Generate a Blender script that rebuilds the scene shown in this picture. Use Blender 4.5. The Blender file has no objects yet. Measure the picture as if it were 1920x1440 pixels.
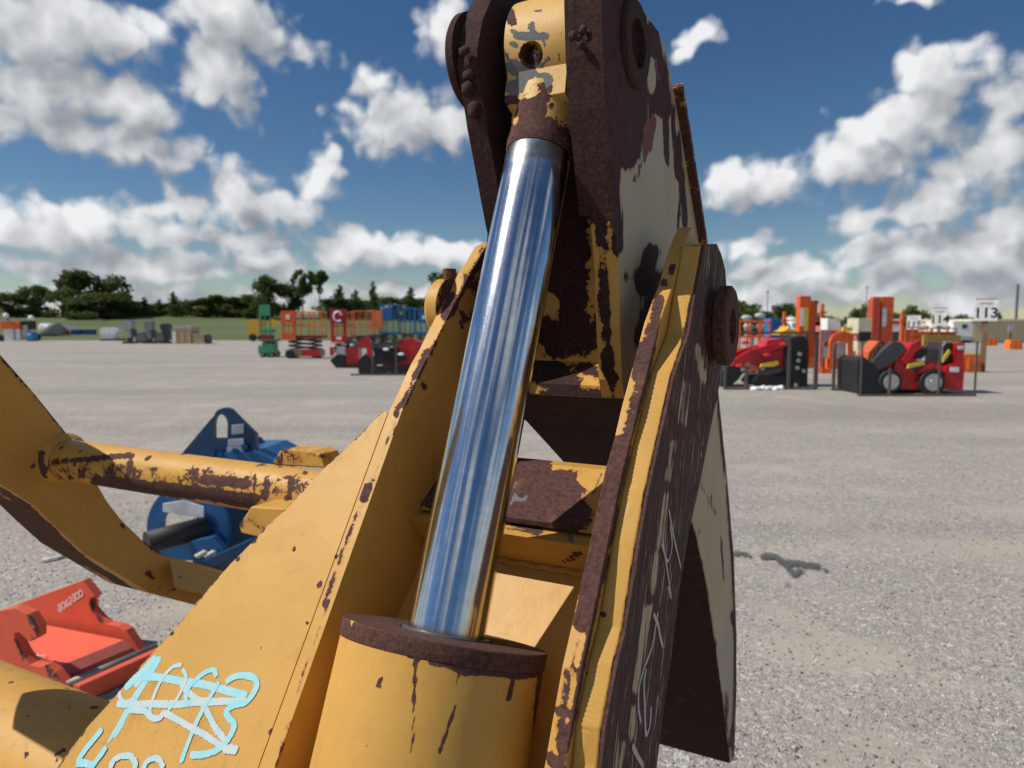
import bpy, bmesh, math, random
import numpy as np
from mathutils import Vector, Matrix
from mathutils.geometry import delaunay_2d_cdt
random.seed(7); RNG = np.random.default_rng(7)
SC = bpy.context.scene; COL = SC.collection

# ------------------------------------------------------------------ camera
F = 1332.0; CAMH = 1.65; HY = 606.0
PT = math.atan((720 - HY) / F)
cam = bpy.data.cameras.new('camera'); camo = bpy.data.objects.new('camera', cam); COL.objects.link(camo)
camo.location = (0, 0, CAMH); camo.rotation_euler = (math.pi / 2 - PT, 0, 0)
cam.sensor_width = 36; cam.lens = 36 * F / 1920; cam.clip_start = .05; cam.clip_end = 3000
cam.dof.use_dof = True; cam.dof.focus_distance = .98; cam.dof.aperture_fstop = 6.6
SC.camera = camo

# ------------------------------------------------------------------ light
SUN_A = math.radians(84); SUN_E = math.radians(48)     # azimuth left of straight behind the camera, elevation
SDIR = Vector((-math.sin(SUN_A) * math.cos(SUN_E), -math.cos(SUN_A) * math.cos(SUN_E), math.sin(SUN_E)))
sun = bpy.data.lights.new('sun', 'SUN'); sun.energy = 5.0; sun.angle = math.radians(.53); sun.color = (1, .95, .87)
suno = bpy.data.objects.new('sun', sun); COL.objects.link(suno)
suno.rotation_euler = SDIR.to_track_quat('Z', 'Y').to_euler()
SKY_STRENGTH = .050
SC.view_settings.view_transform = 'Standard'; SC.view_settings.look = 'None'
SC.cycles.max_bounces = 5; SC.cycles.diffuse_bounces = 3; SC.cycles.glossy_bounces = 4; SC.cycles.transparent_max_bounces = 8
SC.view_settings.exposure = -.10; SC.view_settings.gamma = 1; SC.view_settings.use_curve_mapping = False

# clouds: ellipses (x, y, rx, ry, weight) on the photograph's grid, turned into azimuth and elevation
CLOUDS = [(90,40,190,75,1),(60,160,150,75,1),(200,190,130,60,1),(110,235,180,42,.9),(430,40,105,85,1),(570,95,105,40,.42),(420,130,80,75,1),
 (270,275,85,48,1),(760,225,125,72,1),(850,230,70,65,1),(700,160,60,28,.7),(840,45,55,75,.9),
 (340,385,75,40,1),(450,365,65,55,1),(530,395,95,40,1),(605,335,42,48,1),(60,430,90,50,1),(185,425,140,44,1),
 (400,445,150,26,1),(120,498,140,34,.95),(300,500,130,34,.95),(500,492,110,32,.95),(680,472,120,42,1),(830,478,110,40,1),
 (250,556,300,26,.85),(560,552,160,22,.8),(800,545,260,28,.85),(1315,60,62,28,.75),(1285,95,40,28,.6),(1710,5,90,22,.6),
 (1760,150,75,55,1),(1740,205,90,60,1),(1650,260,95,52,1),(1590,310,95,48,1),(1390,350,95,42,1),(1470,335,65,38,1),(1895,190,45,52,1),
 (1880,290,75,45,1),(1770,318,60,32,.95),(1740,380,95,42,1),(1620,408,52,28,1),(1400,462,48,28,1),(1620,475,65,34,1),(1700,480,75,45,1),(1800,468,110,52,1),
 (1905,425,60,55,1),(1870,500,100,52,1),(1490,512,140,28,.95),(1560,552,300,30,.9),(1860,560,150,28,.9)]

world = bpy.data.worlds.new('World'); SC.world = world; world.use_nodes = True
def build_world():
    nt = world.node_tree; N = nt.nodes; N.clear(); K = nt.links.new
    def new(t, tree=None, **kw):
        n = (tree or nt).nodes.new(t)
        for k, v in kw.items(): setattr(n, k, v)
        return n
    # cloud field group
    g = bpy.data.node_groups.new('cloud_field', 'ShaderNodeTree')
    g.interface.new_socket('Vector', in_out='INPUT', socket_type='NodeSocketVector')
    g.interface.new_socket('Value', in_out='OUTPUT', socket_type='NodeSocketFloat')
    gi = new('NodeGroupInput', g); go = new('NodeGroupOutput', g); KG = g.links.new
    def m(op, a, b=None, c=None, tree=g):
        n = new('ShaderNodeMath', tree, operation=op)
        for i, v in enumerate((a, b, c)):
            if v is None: continue
            if isinstance(v, (int, float)): n.inputs[i].default_value = v
            else: tree.links.new(v, n.inputs[i])
        return n.outputs[0]
    def noise(vec, scale, detail, rough, tree=g, dist=0):
        n = new('ShaderNodeTexNoise', tree, noise_dimensions='2D'); n.inputs['Scale'].default_value = scale; n.inputs['Detail'].default_value = detail
        n.inputs['Roughness'].default_value = rough; n.inputs['Distortion'].default_value = dist; tree.links.new(vec, n.inputs['Vector']); return n
    wn = noise(gi.outputs[0], 14, 2, .55)
    w1 = new('ShaderNodeVectorMath', g, operation='SUBTRACT'); KG(wn.outputs['Color'], w1.inputs[0]); w1.inputs[1].default_value = (.5, .5, .5)
    w2 = new('ShaderNodeVectorMath', g, operation='SCALE'); KG(w1.outputs[0], w2.inputs[0]); w2.inputs['Scale'].default_value = .05
    w3 = new('ShaderNodeVectorMath', g, operation='ADD'); KG(gi.outputs[0], w3.inputs[0]); KG(w2.outputs[0], w3.inputs[1])
    w4 = new('ShaderNodeVectorMath', g, operation='MULTIPLY'); KG(w3.outputs[0], w4.inputs[0]); w4.inputs[1].default_value = (1, 1, 0)
    acc = None
    for (x, y, rx, ry, wt) in CLOUDS:
        vx, vy = (x - 960) / F, (720 - y) / F
        d = Vector((vx, math.cos(PT) + vy * math.sin(PT), -math.sin(PT) + vy * math.cos(PT))).normalized()
        az, el = math.atan2(d.x, d.y), math.asin(d.z)
        s = new('ShaderNodeVectorMath', g, operation='SUBTRACT'); KG(w4.outputs[0], s.inputs[0]); s.inputs[1].default_value = (az, el, 0)
        t = new('ShaderNodeVectorMath', g, operation='MULTIPLY'); KG(s.outputs[0], t.inputs[0]); t.inputs[1].default_value = (F / rx, F / ry, 0)
        l = new('ShaderNodeVectorMath', g, operation='LENGTH'); KG(t.outputs[0], l.inputs[0])
        v = m('SUBTRACT', wt, l.outputs['Value'])
        acc = v if acc is None else m('SMOOTH_MAX', acc, v, .35)
    # the rest of the sky carries the same kind of clouds
    gn = noise(gi.outputs[0], 3.2, 3, .5)
    gen = m('MULTIPLY', m('SUBTRACT', gn.outputs['Fac'], .56), 6)
    sx = new('ShaderNodeSeparateXYZ', g); KG(gi.outputs[0], sx.inputs[0])
    out_az = m('SUBTRACT', m('ABSOLUTE', sx.outputs[0]), .68); out_el = m('SUBTRACT', sx.outputs[1], .46)
    outf = m('MULTIPLY', m('MAXIMUM', out_az, out_el), 6)
    gen = m('MINIMUM', gen, outf)
    acc = m('MAXIMUM', acc, gen)
    acc = m('MAXIMUM', acc, -1.2)
    n1 = noise(gi.outputs[0], 22, 6, .50, dist=.1)
    vo = new('ShaderNodeTexVoronoi', g, feature='F1', voronoi_dimensions='2D'); KG(w3.outputs[0], vo.inputs['Vector']); vo.inputs['Scale'].default_value = 34;
    bil = m('MULTIPLY', m('SUBTRACT', .42, vo.outputs['Distance']), .55)
    r = m('ADD', m('ADD', m('SUBTRACT', acc, .10), m('MULTIPLY', m('SUBTRACT', n1.outputs['Fac'], .5), 1.12)), bil)
    KG(r, go.inputs[0])
    # direction -> azimuth, elevation
    tc = new('ShaderNodeTexCoord'); nv = new('ShaderNodeVectorMath', operation='NORMALIZE'); K(tc.outputs['Generated'], nv.inputs[0])
    sp = new('ShaderNodeSeparateXYZ'); K(nv.outputs[0], sp.inputs[0])
    mm = lambda op, a, b=None, c=None: m(op, a, b, c, nt)
    az = mm('ARCTAN2', sp.outputs[0], sp.outputs[1]); el = mm('ARCSINE', sp.outputs[2])
    cv = new('ShaderNodeCombineXYZ'); K(az, cv.inputs[0]); K(el, cv.inputs[1])
    off = new('ShaderNodeVectorMath', operation='ADD'); K(cv.outputs[0], off.inputs[0]); off.inputs[1].default_value = (-.026, .036, 0)
    A = new('ShaderNodeGroup'); A.node_tree = g; K(cv.outputs[0], A.inputs[0])
    B = new('ShaderNodeGroup'); B.node_tree = g; K(off.outputs[0], B.inputs[0])
    mask = new('ShaderNodeMapRange', interpolation_type='SMOOTHSTEP'); K(A.outputs[0], mask.inputs[0]); mask.inputs[1].default_value = -.22; mask.inputs[2].default_value = .40
    dif = mm('SUBTRACT', A.outputs[0], B.outputs[0])
    lit = mm('ADD', mm('MULTIPLY', dif, .36), .60)
    thick = new('ShaderNodeMapRange', interpolation_type='SMOOTHSTEP'); K(A.outputs[0], thick.inputs[0]); thick.inputs[1].default_value = .2; thick.inputs[2].default_value = 1.2
    lit = mm('SUBTRACT', lit, mm('MULTIPLY', thick.outputs[0], .16))
    cr = new('ShaderNodeValToRGB'); K(lit, cr.inputs[0])
    e = cr.color_ramp.elements; e[0].position = .1; e[0].color = (3.6, 4.2, 5.2, 1); e[1].position = .92; e[1].color = (18.5, 18.7, 18.9, 1)
    x = cr.color_ramp.elements.new(.48); x.color = (8.0, 8.5, 9.2, 1)
    sky = new('ShaderNodeTexSky', sky_type='NISHITA', sun_disc=False); sky.sun_elevation = SUN_E
    sky.sun_rotation = math.atan2(SDIR.x, SDIR.y); sky.air_density = 1.0; sky.dust_density = .05; sky.ozone_density = 3.2; sky.altitude = 20
    mx = new('ShaderNodeMix', data_type='RGBA'); K(mask.outputs[0], mx.inputs['Factor']); hs = new('ShaderNodeHueSaturation'); hs.inputs['Hue'].default_value = .503; hs.inputs['Saturation'].default_value = 1.22; hs.inputs['Value'].default_value = 1.42; K(sky.outputs[0], hs.inputs['Color']); K(hs.outputs[0], mx.inputs['A']); K(cr.outputs[0], mx.inputs['B'])
    bg = new('ShaderNodeBackground'); bg.inputs['Strength'].default_value = SKY_STRENGTH; K(mx.outputs['Result'], bg.inputs['Color'])
    ow = new('ShaderNodeOutputWorld'); K(bg.outputs[0], ow.inputs[0])
    world.cycles.sampling_method = 'NONE'
build_world()

# ------------------------------------------------------------------ geometry helpers
FW = np.array([0, math.cos(PT), -math.sin(PT)]); UPV = np.array([0, math.sin(PT), math.cos(PT)]); RT = np.array([1., 0, 0]); CAM = np.array([0, 0, CAMH])
def ray(px, py): return FW + RT * (px - 960) / F + UPV * (720 - py) / F
def at(px, py, Z): return CAM + ray(px, py) * Z
def gnd(px, py, z=0.0):
    r = ray(px, py); return CAM + r * ((z - CAMH) / r[2])
def project(P):
    v = np.asarray(P, float) - CAM; z = v @ FW
    return np.stack([960 + F * (v @ RT) / z, 720 - F * (v @ UPV) / z], -1)

def tag(o, label=None, cat=None, group=None, kind=None):
    if label: o['label'] = label
    if cat: o['category'] = cat
    if group: o['group'] = group
    if kind: o['kind'] = kind
    return o
def empty(name, loc, rz=0):
    o = bpy.data.objects.new(name, None); COL.objects.link(o); o.location = loc; o.rotation_euler = (0, 0, rz); o.empty_display_size = .2
    return o
def link(name, me, mats, parent=None, smooth=False):
    o = bpy.data.objects.new(name, me); COL.objects.link(o)
    for m_ in (mats if isinstance(mats, (list, tuple)) else [mats]): me.materials.append(m_)
    if parent is not None: o.parent = parent
    if smooth: me.polygons.foreach_set('use_smooth', [True] * len(me.polygons))
    return o
def copy_tree(o, parent=None):
    c = o.copy(); COL.objects.link(c)
    if parent is not None: c.parent = parent
    for ch in list(o.children): copy_tree(ch, c)
    return c

class MB:
    """collects solids and links them as one mesh object"""
    def __init__(s): s.bm = bmesh.new()
    def box(s, x0, x1, y0, y1, z0, z1, M=None):
        vs = [s.bm.verts.new((x, y, z)) for x in (x0, x1) for y in (y0, y1) for z in (z0, z1)]
        for f in ((0,1,3,2),(4,6,7,5),(0,4,5,1),(2,3,7,6),(0,2,6,4),(1,5,7,3)): s.bm.faces.new([vs[i] for i in f])
        if M is not None:
            for v in vs: v.co = M @ v.co
        return s
    def cyl(s, p, q, r, seg=16, r2=None, caps=True):
        p, q = Vector(p), Vector(q); a = (q - p).normalized(); t = a.orthogonal().normalized(); b = a.cross(t); r2 = r if r2 is None else r2
        A = [s.bm.verts.new(p + (t * math.cos(k) + b * math.sin(k)) * r) for k in (2 * math.pi * i / seg for i in range(seg))]
        B = [s.bm.verts.new(q + (t * math.cos(k) + b * math.sin(k)) * r2) for k in (2 * math.pi * i / seg for i in range(seg))]
        for i in range(seg): s.bm.faces.new((A[i], A[(i + 1) % seg], B[(i + 1) % seg], B[i])).smooth = seg > 10
        if caps: s.bm.faces.new(A[::-1]); s.bm.faces.new(B)
        return s
    def tube(s, pts, r, seg=8):
        for a, b in zip(pts[:-1], pts[1:]): s.cyl(a, b, r, seg)
        return s
    def prism(s, poly, y0, y1):
        """polygon of (x, z) from y0 to y1"""
        A = [s.bm.verts.new((x, y0, z)) for x, z in poly]; B = [s.bm.verts.new((x, y1, z)) for x, z in poly]; n = len(poly)
        for i in range(n): s.bm.faces.new((A[i], A[(i + 1) % n], B[(i + 1) % n], B[i]))
        s.bm.faces.new(A[::-1]); s.bm.faces.new(B); return s
    def poly3(s, pts, off):
        """solid from a 3-D outline and an offset vector"""
        off = Vector(off); A = [s.bm.verts.new(p) for p in pts]; B = [s.bm.verts.new(Vector(p) + off) for p in pts]; n = len(pts)
        for i in range(n): s.bm.faces.new((A[i], A[(i + 1) % n], B[(i + 1) % n], B[i]))
        s.bm.faces.new(A[::-1]); s.bm.faces.new(B); return s
    def sph(s, c, r, sub=2):
        r = r if isinstance(r, (tuple, list)) else (r, r, r)
        bmesh.ops.create_icosphere(s.bm, subdivisions=sub, radius=1, matrix=Matrix.Translation(c) @ Matrix.Diagonal((*r, 1)))
        return s
    def out(s, name, mat, parent=None, bevel=0, smooth=False):
        bmesh.ops.recalc_face_normals(s.bm, faces=s.bm.faces[:])
        me = bpy.data.meshes.new(name); s.bm.to_mesh(me); s.bm.free()
        o = link(name, me, mat, parent, smooth)
        if bevel:
            b = o.modifiers.new('bevel', 'BEVEL'); b.width = bevel; b.segments = 2; b.limit_method = 'ANGLE'; b.angle_limit = math.radians(40)
        return o

# ------------------------------------------------------------------ materials
def new_mat(name):
    m_ = bpy.data.materials.new(name); m_.use_nodes = True; nt = m_.node_tree
    return m_, nt, nt.nodes['Principled BSDF'], nt.links.new
def nd(nt, t, **kw):
    n = nt.nodes.new(t)
    for k, v in kw.items():
        if k.startswith('i_'): n.inputs[k[2:]].default_value = v
        else: setattr(n, k, v)
    return n
def mth(nt, op, a, b=None, c=None):
    n = nt.nodes.new('ShaderNodeMath'); n.operation = op
    for i, v in enumerate((a, b, c)):
        if v is None: continue
        if isinstance(v, (int, float)): n.inputs[i].default_value = v
        else: nt.links.new(v, n.inputs[i])
    return n.outputs[0]
def mixc(nt, f, a, b):
    n = nt.nodes.new('ShaderNodeMix'); n.data_type = 'RGBA'
    for s_, v in (('Factor', f), ('A', a), ('B', b)):
        if isinstance(v, (int, float)): n.inputs[s_].default_value = v
        elif isinstance(v, tuple): n.inputs[s_].default_value = (*v[:3], 1)
        else: nt.links.new(v, n.inputs[s_])
    return n.outputs['Result']
def ramp(nt, fac, stops):
    n = nt.nodes.new('ShaderNodeValToRGB'); nt.links.new(fac, n.inputs[0]); e = n.color_ramp.elements
    while len(e) < len(stops): e.new(.5)
    for el_, (p, c) in zip(e, stops): el_.position = p; el_.color = (*c, 1)
    return n.outputs[0]
def mrange(nt, v, a, b, c=0, d=1, smooth=True):
    n = nt.nodes.new('ShaderNodeMapRange'); n.interpolation_type = 'SMOOTHSTEP' if smooth else 'LINEAR'; nt.links.new(v, n.inputs[0])
    for i, x in zip((1, 2, 3, 4), (a, b, c, d)): n.inputs[i].default_value = x
    return n.outputs[0]
def noise(nt, vec, scale, detail=5, rough=.6, dist=0):
    n = nd(nt, 'ShaderNodeTexNoise'); n.inputs['Scale'].default_value = scale; n.inputs['Detail'].default_value = detail; n.inputs['Roughness'].default_value = rough; n.inputs['Distortion'].default_value = dist
    nt.links.new(vec, n.inputs['Vector']); return n.outputs['Fac']
_plain = {}
def plain(name, col, rough=.5, metal=0, var=.18, scale=6):
    if name in _plain: return _plain[name]
    m_, nt, p, K = new_mat(name); tc = nd(nt, 'ShaderNodeTexCoord')
    f = noise(nt, tc.outputs['Object'], scale, 6, .65)
    c = mixc(nt, mrange(nt, f, .3, .7), tuple(x * (1 - var) for x in col), tuple(min(1, x * (1 + var)) for x in col))
    K(c, p.inputs['Base Color']); p.inputs['Roughness'].default_value = rough; p.inputs['Metallic'].default_value = metal
    _plain[name] = m_; return m_

YEL = (.55, .298, .060); CREAM = (.43, .345, .215)
def worn(name, paint=YEL, amp=.62, fine=.28, scale=38, bias=0., stretch=(1, 1, 1), rust=((.040, .016, .013), (.085, .038, .033), (.125, .058, .046)), prough=.42, specks=.5, grey=0., dirt=.34, rgrain=150, tilt=0, soft=.013, greycol=((.10, .10, .105), (.20, .195, .19))):
    """old paint over rust; the mesh attribute 'wear' says where the paint has gone"""
    m_, nt, p, K = new_mat(name)
    tc = nd(nt, 'ShaderNodeTexCoord'); mp = nd(nt, 'ShaderNodeMapping'); K(tc.outputs['Object'], mp.inputs[0]); mp.vector_type = 'TEXTURE'; mp.inputs['Scale'].default_value = tuple(1 / q for q in stretch); mp.inputs['Rotation'].default_value = (-tilt, 0, 0)
    V = mp.outputs[0]; VO = tc.outputs['Object']
    at_ = nd(nt, 'ShaderNodeAttribute', attribute_name='wear')
    n1 = noise(nt, V, scale, 5, .62, .6); n2 = noise(nt, V, scale * 5, 4, .6)
    v = mth(nt, 'ADD', at_.outputs['Fac'], mth(nt, 'ADD', mth(nt, 'MULTIPLY', mth(nt, 'SUBTRACT', n1, .5), amp * 2), mth(nt, 'MULTIPLY', mth(nt, 'SUBTRACT', n2, .5), fine * 2)))
    v = mth(nt, 'ADD', v, bias)
    mask = mrange(nt, v, .5 - soft, .5 + soft)
    if specks:
        vo = nd(nt, 'ShaderNodeTexVoronoi'); vo.inputs['Scale'].default_value = 26; K(VO, vo.inputs['Vector'])
        wn = noise(nt, VO, 90, 3, .6)
        rad = mth(nt, 'MULTIPLY', mth(nt, 'POWER', nd_sep(nt, vo.outputs['Color']), 7), specks * .28)
        sp = mrange(nt, mth(nt, 'SUBTRACT', mth(nt, 'ADD', rad, mth(nt, 'MULTIPLY', mth(nt, 'SUBTRACT', wn, .5), .10)), vo.outputs['Distance']), -.004, .012)
        mask = mth(nt, 'MAXIMUM', mask, sp)
    r1 = noise(nt, VO if stretch[2] == 1 else V, rgrain, 6, .7); r2 = noise(nt, VO, 22, 4, .6)
    rcol = ramp(nt, r1, [(.32, rust[0]), (.52, rust[1]), (.72, rust[2])])
    rcol = mixc(nt, mrange(nt, r2, .56, .78, 0, .6), rcol, (rust[2][0] * 1.35, rust[2][1] * 1.25, rust[2][2] * .9))
    d1 = noise(nt, VO, 9, 6, .65); d2 = noise(nt, VO, 240, 3, .6)
    pc = mixc(nt, mrange(nt, d1, .35, .75, 0, dirt), paint, tuple(c * .72 for c in paint))
    pc = mixc(nt, mrange(nt, d2, .60, .76, 0, .28), pc, tuple(c * .62 for c in paint))
    gs = nd(nt, 'ShaderNodeMapping'); gs.inputs['Scale'].default_value = (1, 1, .16); K(VO, gs.inputs[0])
    g1 = noise(nt, gs.outputs[0], 42, 5, .65); g2 = noise(nt, VO, 3.1, 4, .6)
    pc = mixc(nt, mth(nt, 'MULTIPLY', mrange(nt, g1, .52, .74, 0, .55), mrange(nt, g2, .36, .66)), pc, (paint[0] * .58, paint[1] * .56, paint[2] * .75))
    pc = mixc(nt, mrange(nt, noise(nt, VO, 5.3, 3, .5), .45, .72, 0, .35), pc, (min(1, paint[0] * 1.08 + .01), min(1, paint[1] * 1.12 + .01), paint[2] * 1.2 + .02))
    sm = nd(nt, 'ShaderNodeMapping'); sm.vector_type = 'TEXTURE'; sm.inputs['Rotation'].default_value = (.9, .2, .4); sm.inputs['Scale'].default_value = (1, 1, 14); K(VO, sm.inputs[0])
    sc = noise(nt, sm.outputs[0], 60, 2, .5); sl = mrange(nt, mth(nt, 'ABSOLUTE', mth(nt, 'SUBTRACT', sc, .5)), .0, .012, 1, 0)
    pc = mixc(nt, mth(nt, 'MULTIPLY', sl, mrange(nt, g2, .50, .66, 0, .42)), pc, (paint[0] * .48, paint[1] * .44, paint[2] * .6))
    halo = mrange(nt, v, .30, .49, 0, .55); pc = mixc(nt, halo, pc, (paint[0] * .55, paint[1] * .36, paint[2] * .32))
    if grey:
        ga = nd(nt, 'ShaderNodeAttribute', attribute_name='grey')
        gm = mrange(nt, mth(nt, 'ADD', ga.outputs['Fac'], mth(nt, 'ADD', mth(nt, 'MULTIPLY', mth(nt, 'SUBTRACT', n1, .5), 1.0), mth(nt, 'MULTIPLY', mth(nt, 'SUBTRACT', n2, .5), .8))), .48, .52)
        rcol = mixc(nt, gm, rcol, mixc(nt, r1, *greycol)); mask = mth(nt, 'MAXIMUM', mask, gm)
    K(mixc(nt, mask, pc, rcol), p.inputs['Base Color'])
    K(mth(nt, 'ADD', mth(nt, 'MULTIPLY', mask, .82 - prough), mth(nt, 'ADD', prough, mth(nt, 'ADD', mth(nt, 'MULTIPLY', d1, .10), mth(nt, 'MULTIPLY', g2, .14)))), p.inputs['Roughness'])
    p.inputs['Specular IOR Level'].default_value = .35
    h = mth(nt, 'ADD', mth(nt, 'MULTIPLY', mask, -1.0), mth(nt, 'MULTIPLY', mth(nt, 'MULTIPLY', r1, mask), 1.1))
    h = mth(nt, 'ADD', h, mth(nt, 'MULTIPLY', d2, .09)); h = mth(nt, 'ADD', h, mth(nt, 'MULTIPLY', noise(nt, VO, 30, 3, .5), .5))
    b = nd(nt, 'ShaderNodeBump'); b.inputs['Strength'].default_value = .9; b.inputs['Distance'].default_value = .0016; K(h, b.inputs['Height']); K(b.outputs[0], p.inputs['Normal'])
    return m_
def nd_sep(nt, col):
    s = nd(nt, 'ShaderNodeSeparateColor'); nt.links.new(col, s.inputs[0]); return s.outputs[0]

def set_attr(o, name, strokes, base=0.0, M=None):
    """float attribute from strokes given on the photograph's grid: (points, radius, strength)"""
    me = o.data; n = len(me.vertices); co = np.empty(n * 3); me.vertices.foreach_get('co', co); co = co.reshape(-1, 3)
    W = np.array(world_of(o)); P = co @ W[:3, :3].T + W[:3, 3]; q = project(P)
    val = np.full(n, float(base))
    for pts, rad, st, *mode in strokes:
        pts = np.array(pts, float); dmin = np.full(n, 1e9)
        if len(pts) == 1: dmin = np.hypot(*(q - pts[0]).T)
        for a, b in zip(pts[:-1], pts[1:]):
            ab = b - a; t = np.clip(((q - a) @ ab) / (ab @ ab + 1e-9), 0, 1); dmin = np.minimum(dmin, np.hypot(*(q - a - t[:, None] * ab).T))
        f = np.clip(1.0 - dmin / rad, 0, 1)
        f = np.clip(f * 1.6, 0, 1)
        val = np.maximum(val, base + (st - base) * f) if st >= 0 and not mode else val * (1 - f) + st * f
    a = me.attributes.new(name, 'FLOAT', 'POINT'); a.data.foreach_set('value', val.astype(np.float32)); return o
def world_of(o):
    m_ = o.matrix_basis.copy(); p = o.parent
    while p is not None: m_ = p.matrix_basis @ m_; p = p.parent
    return m_
def resample(poly, step, closed=True):
    out = []; n = len(poly)
    for i in range(n if closed else n - 1):
        a, b = np.array(poly[i], float), np.array(poly[(i + 1) % n], float); k = max(1, int(math.ceil(np.linalg.norm(b - a) / step)))
        out += [tuple(a + (b - a) * t / k) for t in range(k)]
    return out if closed else out + [tuple(poly[-1])]
def inside(P, poly):
    x, y = P[:, 0], P[:, 1]; r = np.zeros(len(P), bool); n = len(poly)
    for i in range(n):
        x1, y1 = poly[i]; x2, y2 = poly[(i + 1) % n]
        if y1 == y2: continue
        r ^= ((y1 > y) != (y2 > y)) & (x < (x2 - x1) * (y - y1) / (y2 - y1) + x1)
    return r
def plate(name, poly, c0, c1, frame, mats, parent=None, step=.012, nside=2, holes=(), bevel=0, front_mat=None, warp=0):
    """flat plate of any outline: poly in (e1, e2), thickness c0..c1 along n; fine even triangles so that wear can be stored in it"""
    org, e1, e2, nn = (np.array(v, float) for v in frame)
    loops = [resample(p, step) for p in [poly, *holes]]
    pts, edges = [], []
    for lp in loops:
        k = len(pts); pts += lp; edges += [(k + i, k + (i + 1) % len(lp)) for i in range(len(lp))]
    A = np.array(loops[0]); mn, mx = A.min(0), A.max(0)
    gx, gy = np.meshgrid(np.arange(mn[0], mx[0], step), np.arange(mn[1], mx[1], step * .87)); gx[1::2] += step / 2
    g = np.stack([gx.ravel(), gy.ravel()], 1); g = g[inside(g, loops[0])]
    for h in loops[1:]: g = g[~inside(g, h)]
    if len(g):
        B = np.array(pts); keep = np.ones(len(g), bool)
        for i in range(0, len(g), 2000):
            d = ((g[i:i + 2000, None] - B[None]) ** 2).sum(2).min(1); keep[i:i + 2000] = d > (step * .5) ** 2
        g = g[keep]
    pts = [Vector(p) for p in pts] + [Vector(p) for p in g]
    v, e, f, *_ = delaunay_2d_cdt(pts, edges, [], 2 if holes else 1, 1e-6)
    v = np.array([tuple(x) for x in v]); n = len(v)
    if holes:
        cen = np.array([v[list(t)].mean(0) for t in f]); bad = ~inside(cen, loops[0])
        for h in loops[1:]: bad |= inside(cen, h)
        f = [t for t, b_ in zip(f, bad) if not b_]
    def P(c): return org + v[:, :1] * e1 + v[:, 1:] * e2 + c * nn
    lay = [P(c0 + (c1 - c0) * k / nside) for k in range(nside + 1)]
    verts = np.concatenate(lay); faces = []; cnt = {}
    for t in f:
        t = list(t); a2 = sum(v[t[i]][0] * v[t[(i + 1) % len(t)]][1] - v[t[(i + 1) % len(t)]][0] * v[t[i]][1] for i in range(len(t)))
        if a2 < 0: t = t[::-1]
        faces.append([i + nside * n for i in t]); faces.append(t[::-1])
        for i in range(len(t)):
            a, b = t[i], t[(i + 1) % len(t)]; cnt[(a, b)] = 1
    nf = len(faces)
    for (a, b) in cnt:
        if (b, a) in cnt: continue
        for k in range(nside): faces.append([a + k * n, b + k * n, b + (k + 1) * n, a + (k + 1) * n])
    if np.dot(np.cross(e1, e2), nn) * (c1 - c0) < 0: faces = [q[::-1] for q in faces]
    me = bpy.data.meshes.new(name); me.from_pydata(verts.tolist(), [], faces)
    bm = bmesh.new(); bm.from_mesh(me); bmesh.ops.delete(bm, geom=[x for x in bm.verts if not x.link_faces], context='VERTS'); bm.to_mesh(me); bm.free()
    me.update(); o = link(name, me, mats, parent)
    if front_mat is not None:
        mi = [1 if (i < nf and i % 2 == 0) else 0 for i in range(len(me.polygons))]; me.polygons.foreach_set('material_index', mi)
    if bevel:
        b = o.modifiers.new('bevel', 'BEVEL'); b.width = bevel; b.segments = 2; b.limit_method = 'ANGLE'; b.angle_limit = math.radians(45)
    return o
def lathe(name, prof, p, axis, mats, parent=None, seg=64, step=.02):
    """prof: (along, radius); rings subdivided finely for wear"""
    axis = Vector(axis).normalized(); t = axis.orthogonal().normalized(); b = axis.cross(t); p = Vector(p)
    rp = resample(prof, step, False); vs, fs = [], []
    for s_, r in rp:
        for i in range(seg):
            k = 2 * math.pi * i / seg; vs.append(p + axis * s_ + (t * math.cos(k) + b * math.sin(k)) * max(r, 1e-5))
    for j in range(len(rp) - 1):
        for i in range(seg): fs.append([j * seg + i, j * seg + (i + 1) % seg, (j + 1) * seg + (i + 1) % seg, (j + 1) * seg + i])
    me = bpy.data.meshes.new(name); me.from_pydata(vs, [], fs); me.update()
    bm = bmesh.new(); bm.from_mesh(me); bmesh.ops.remove_doubles(bm, verts=bm.verts, dist=1e-4); bmesh.ops.recalc_face_normals(bm, faces=bm.faces); bm.to_mesh(me); bm.free()
    o = link(name, me, mats, parent, True)
    try: me.set_sharp_from_angle(angle=math.radians(35))
    except Exception: pass
    return o
def boolean_cut(o, cutters):
    for c in cutters:
        md = o.modifiers.new('cut', 'BOOLEAN'); md.operation = 'DIFFERENCE'; md.object = c; md.solver = 'EXACT'
    dg = bpy.context.evaluated_depsgraph_get(); me = bpy.data.meshes.new_from_object(o.evaluated_get(dg)); o.modifiers.clear(); o.data = me
    for c in cutters: bpy.data.objects.remove(c, do_unlink=True)
    return o

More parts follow.
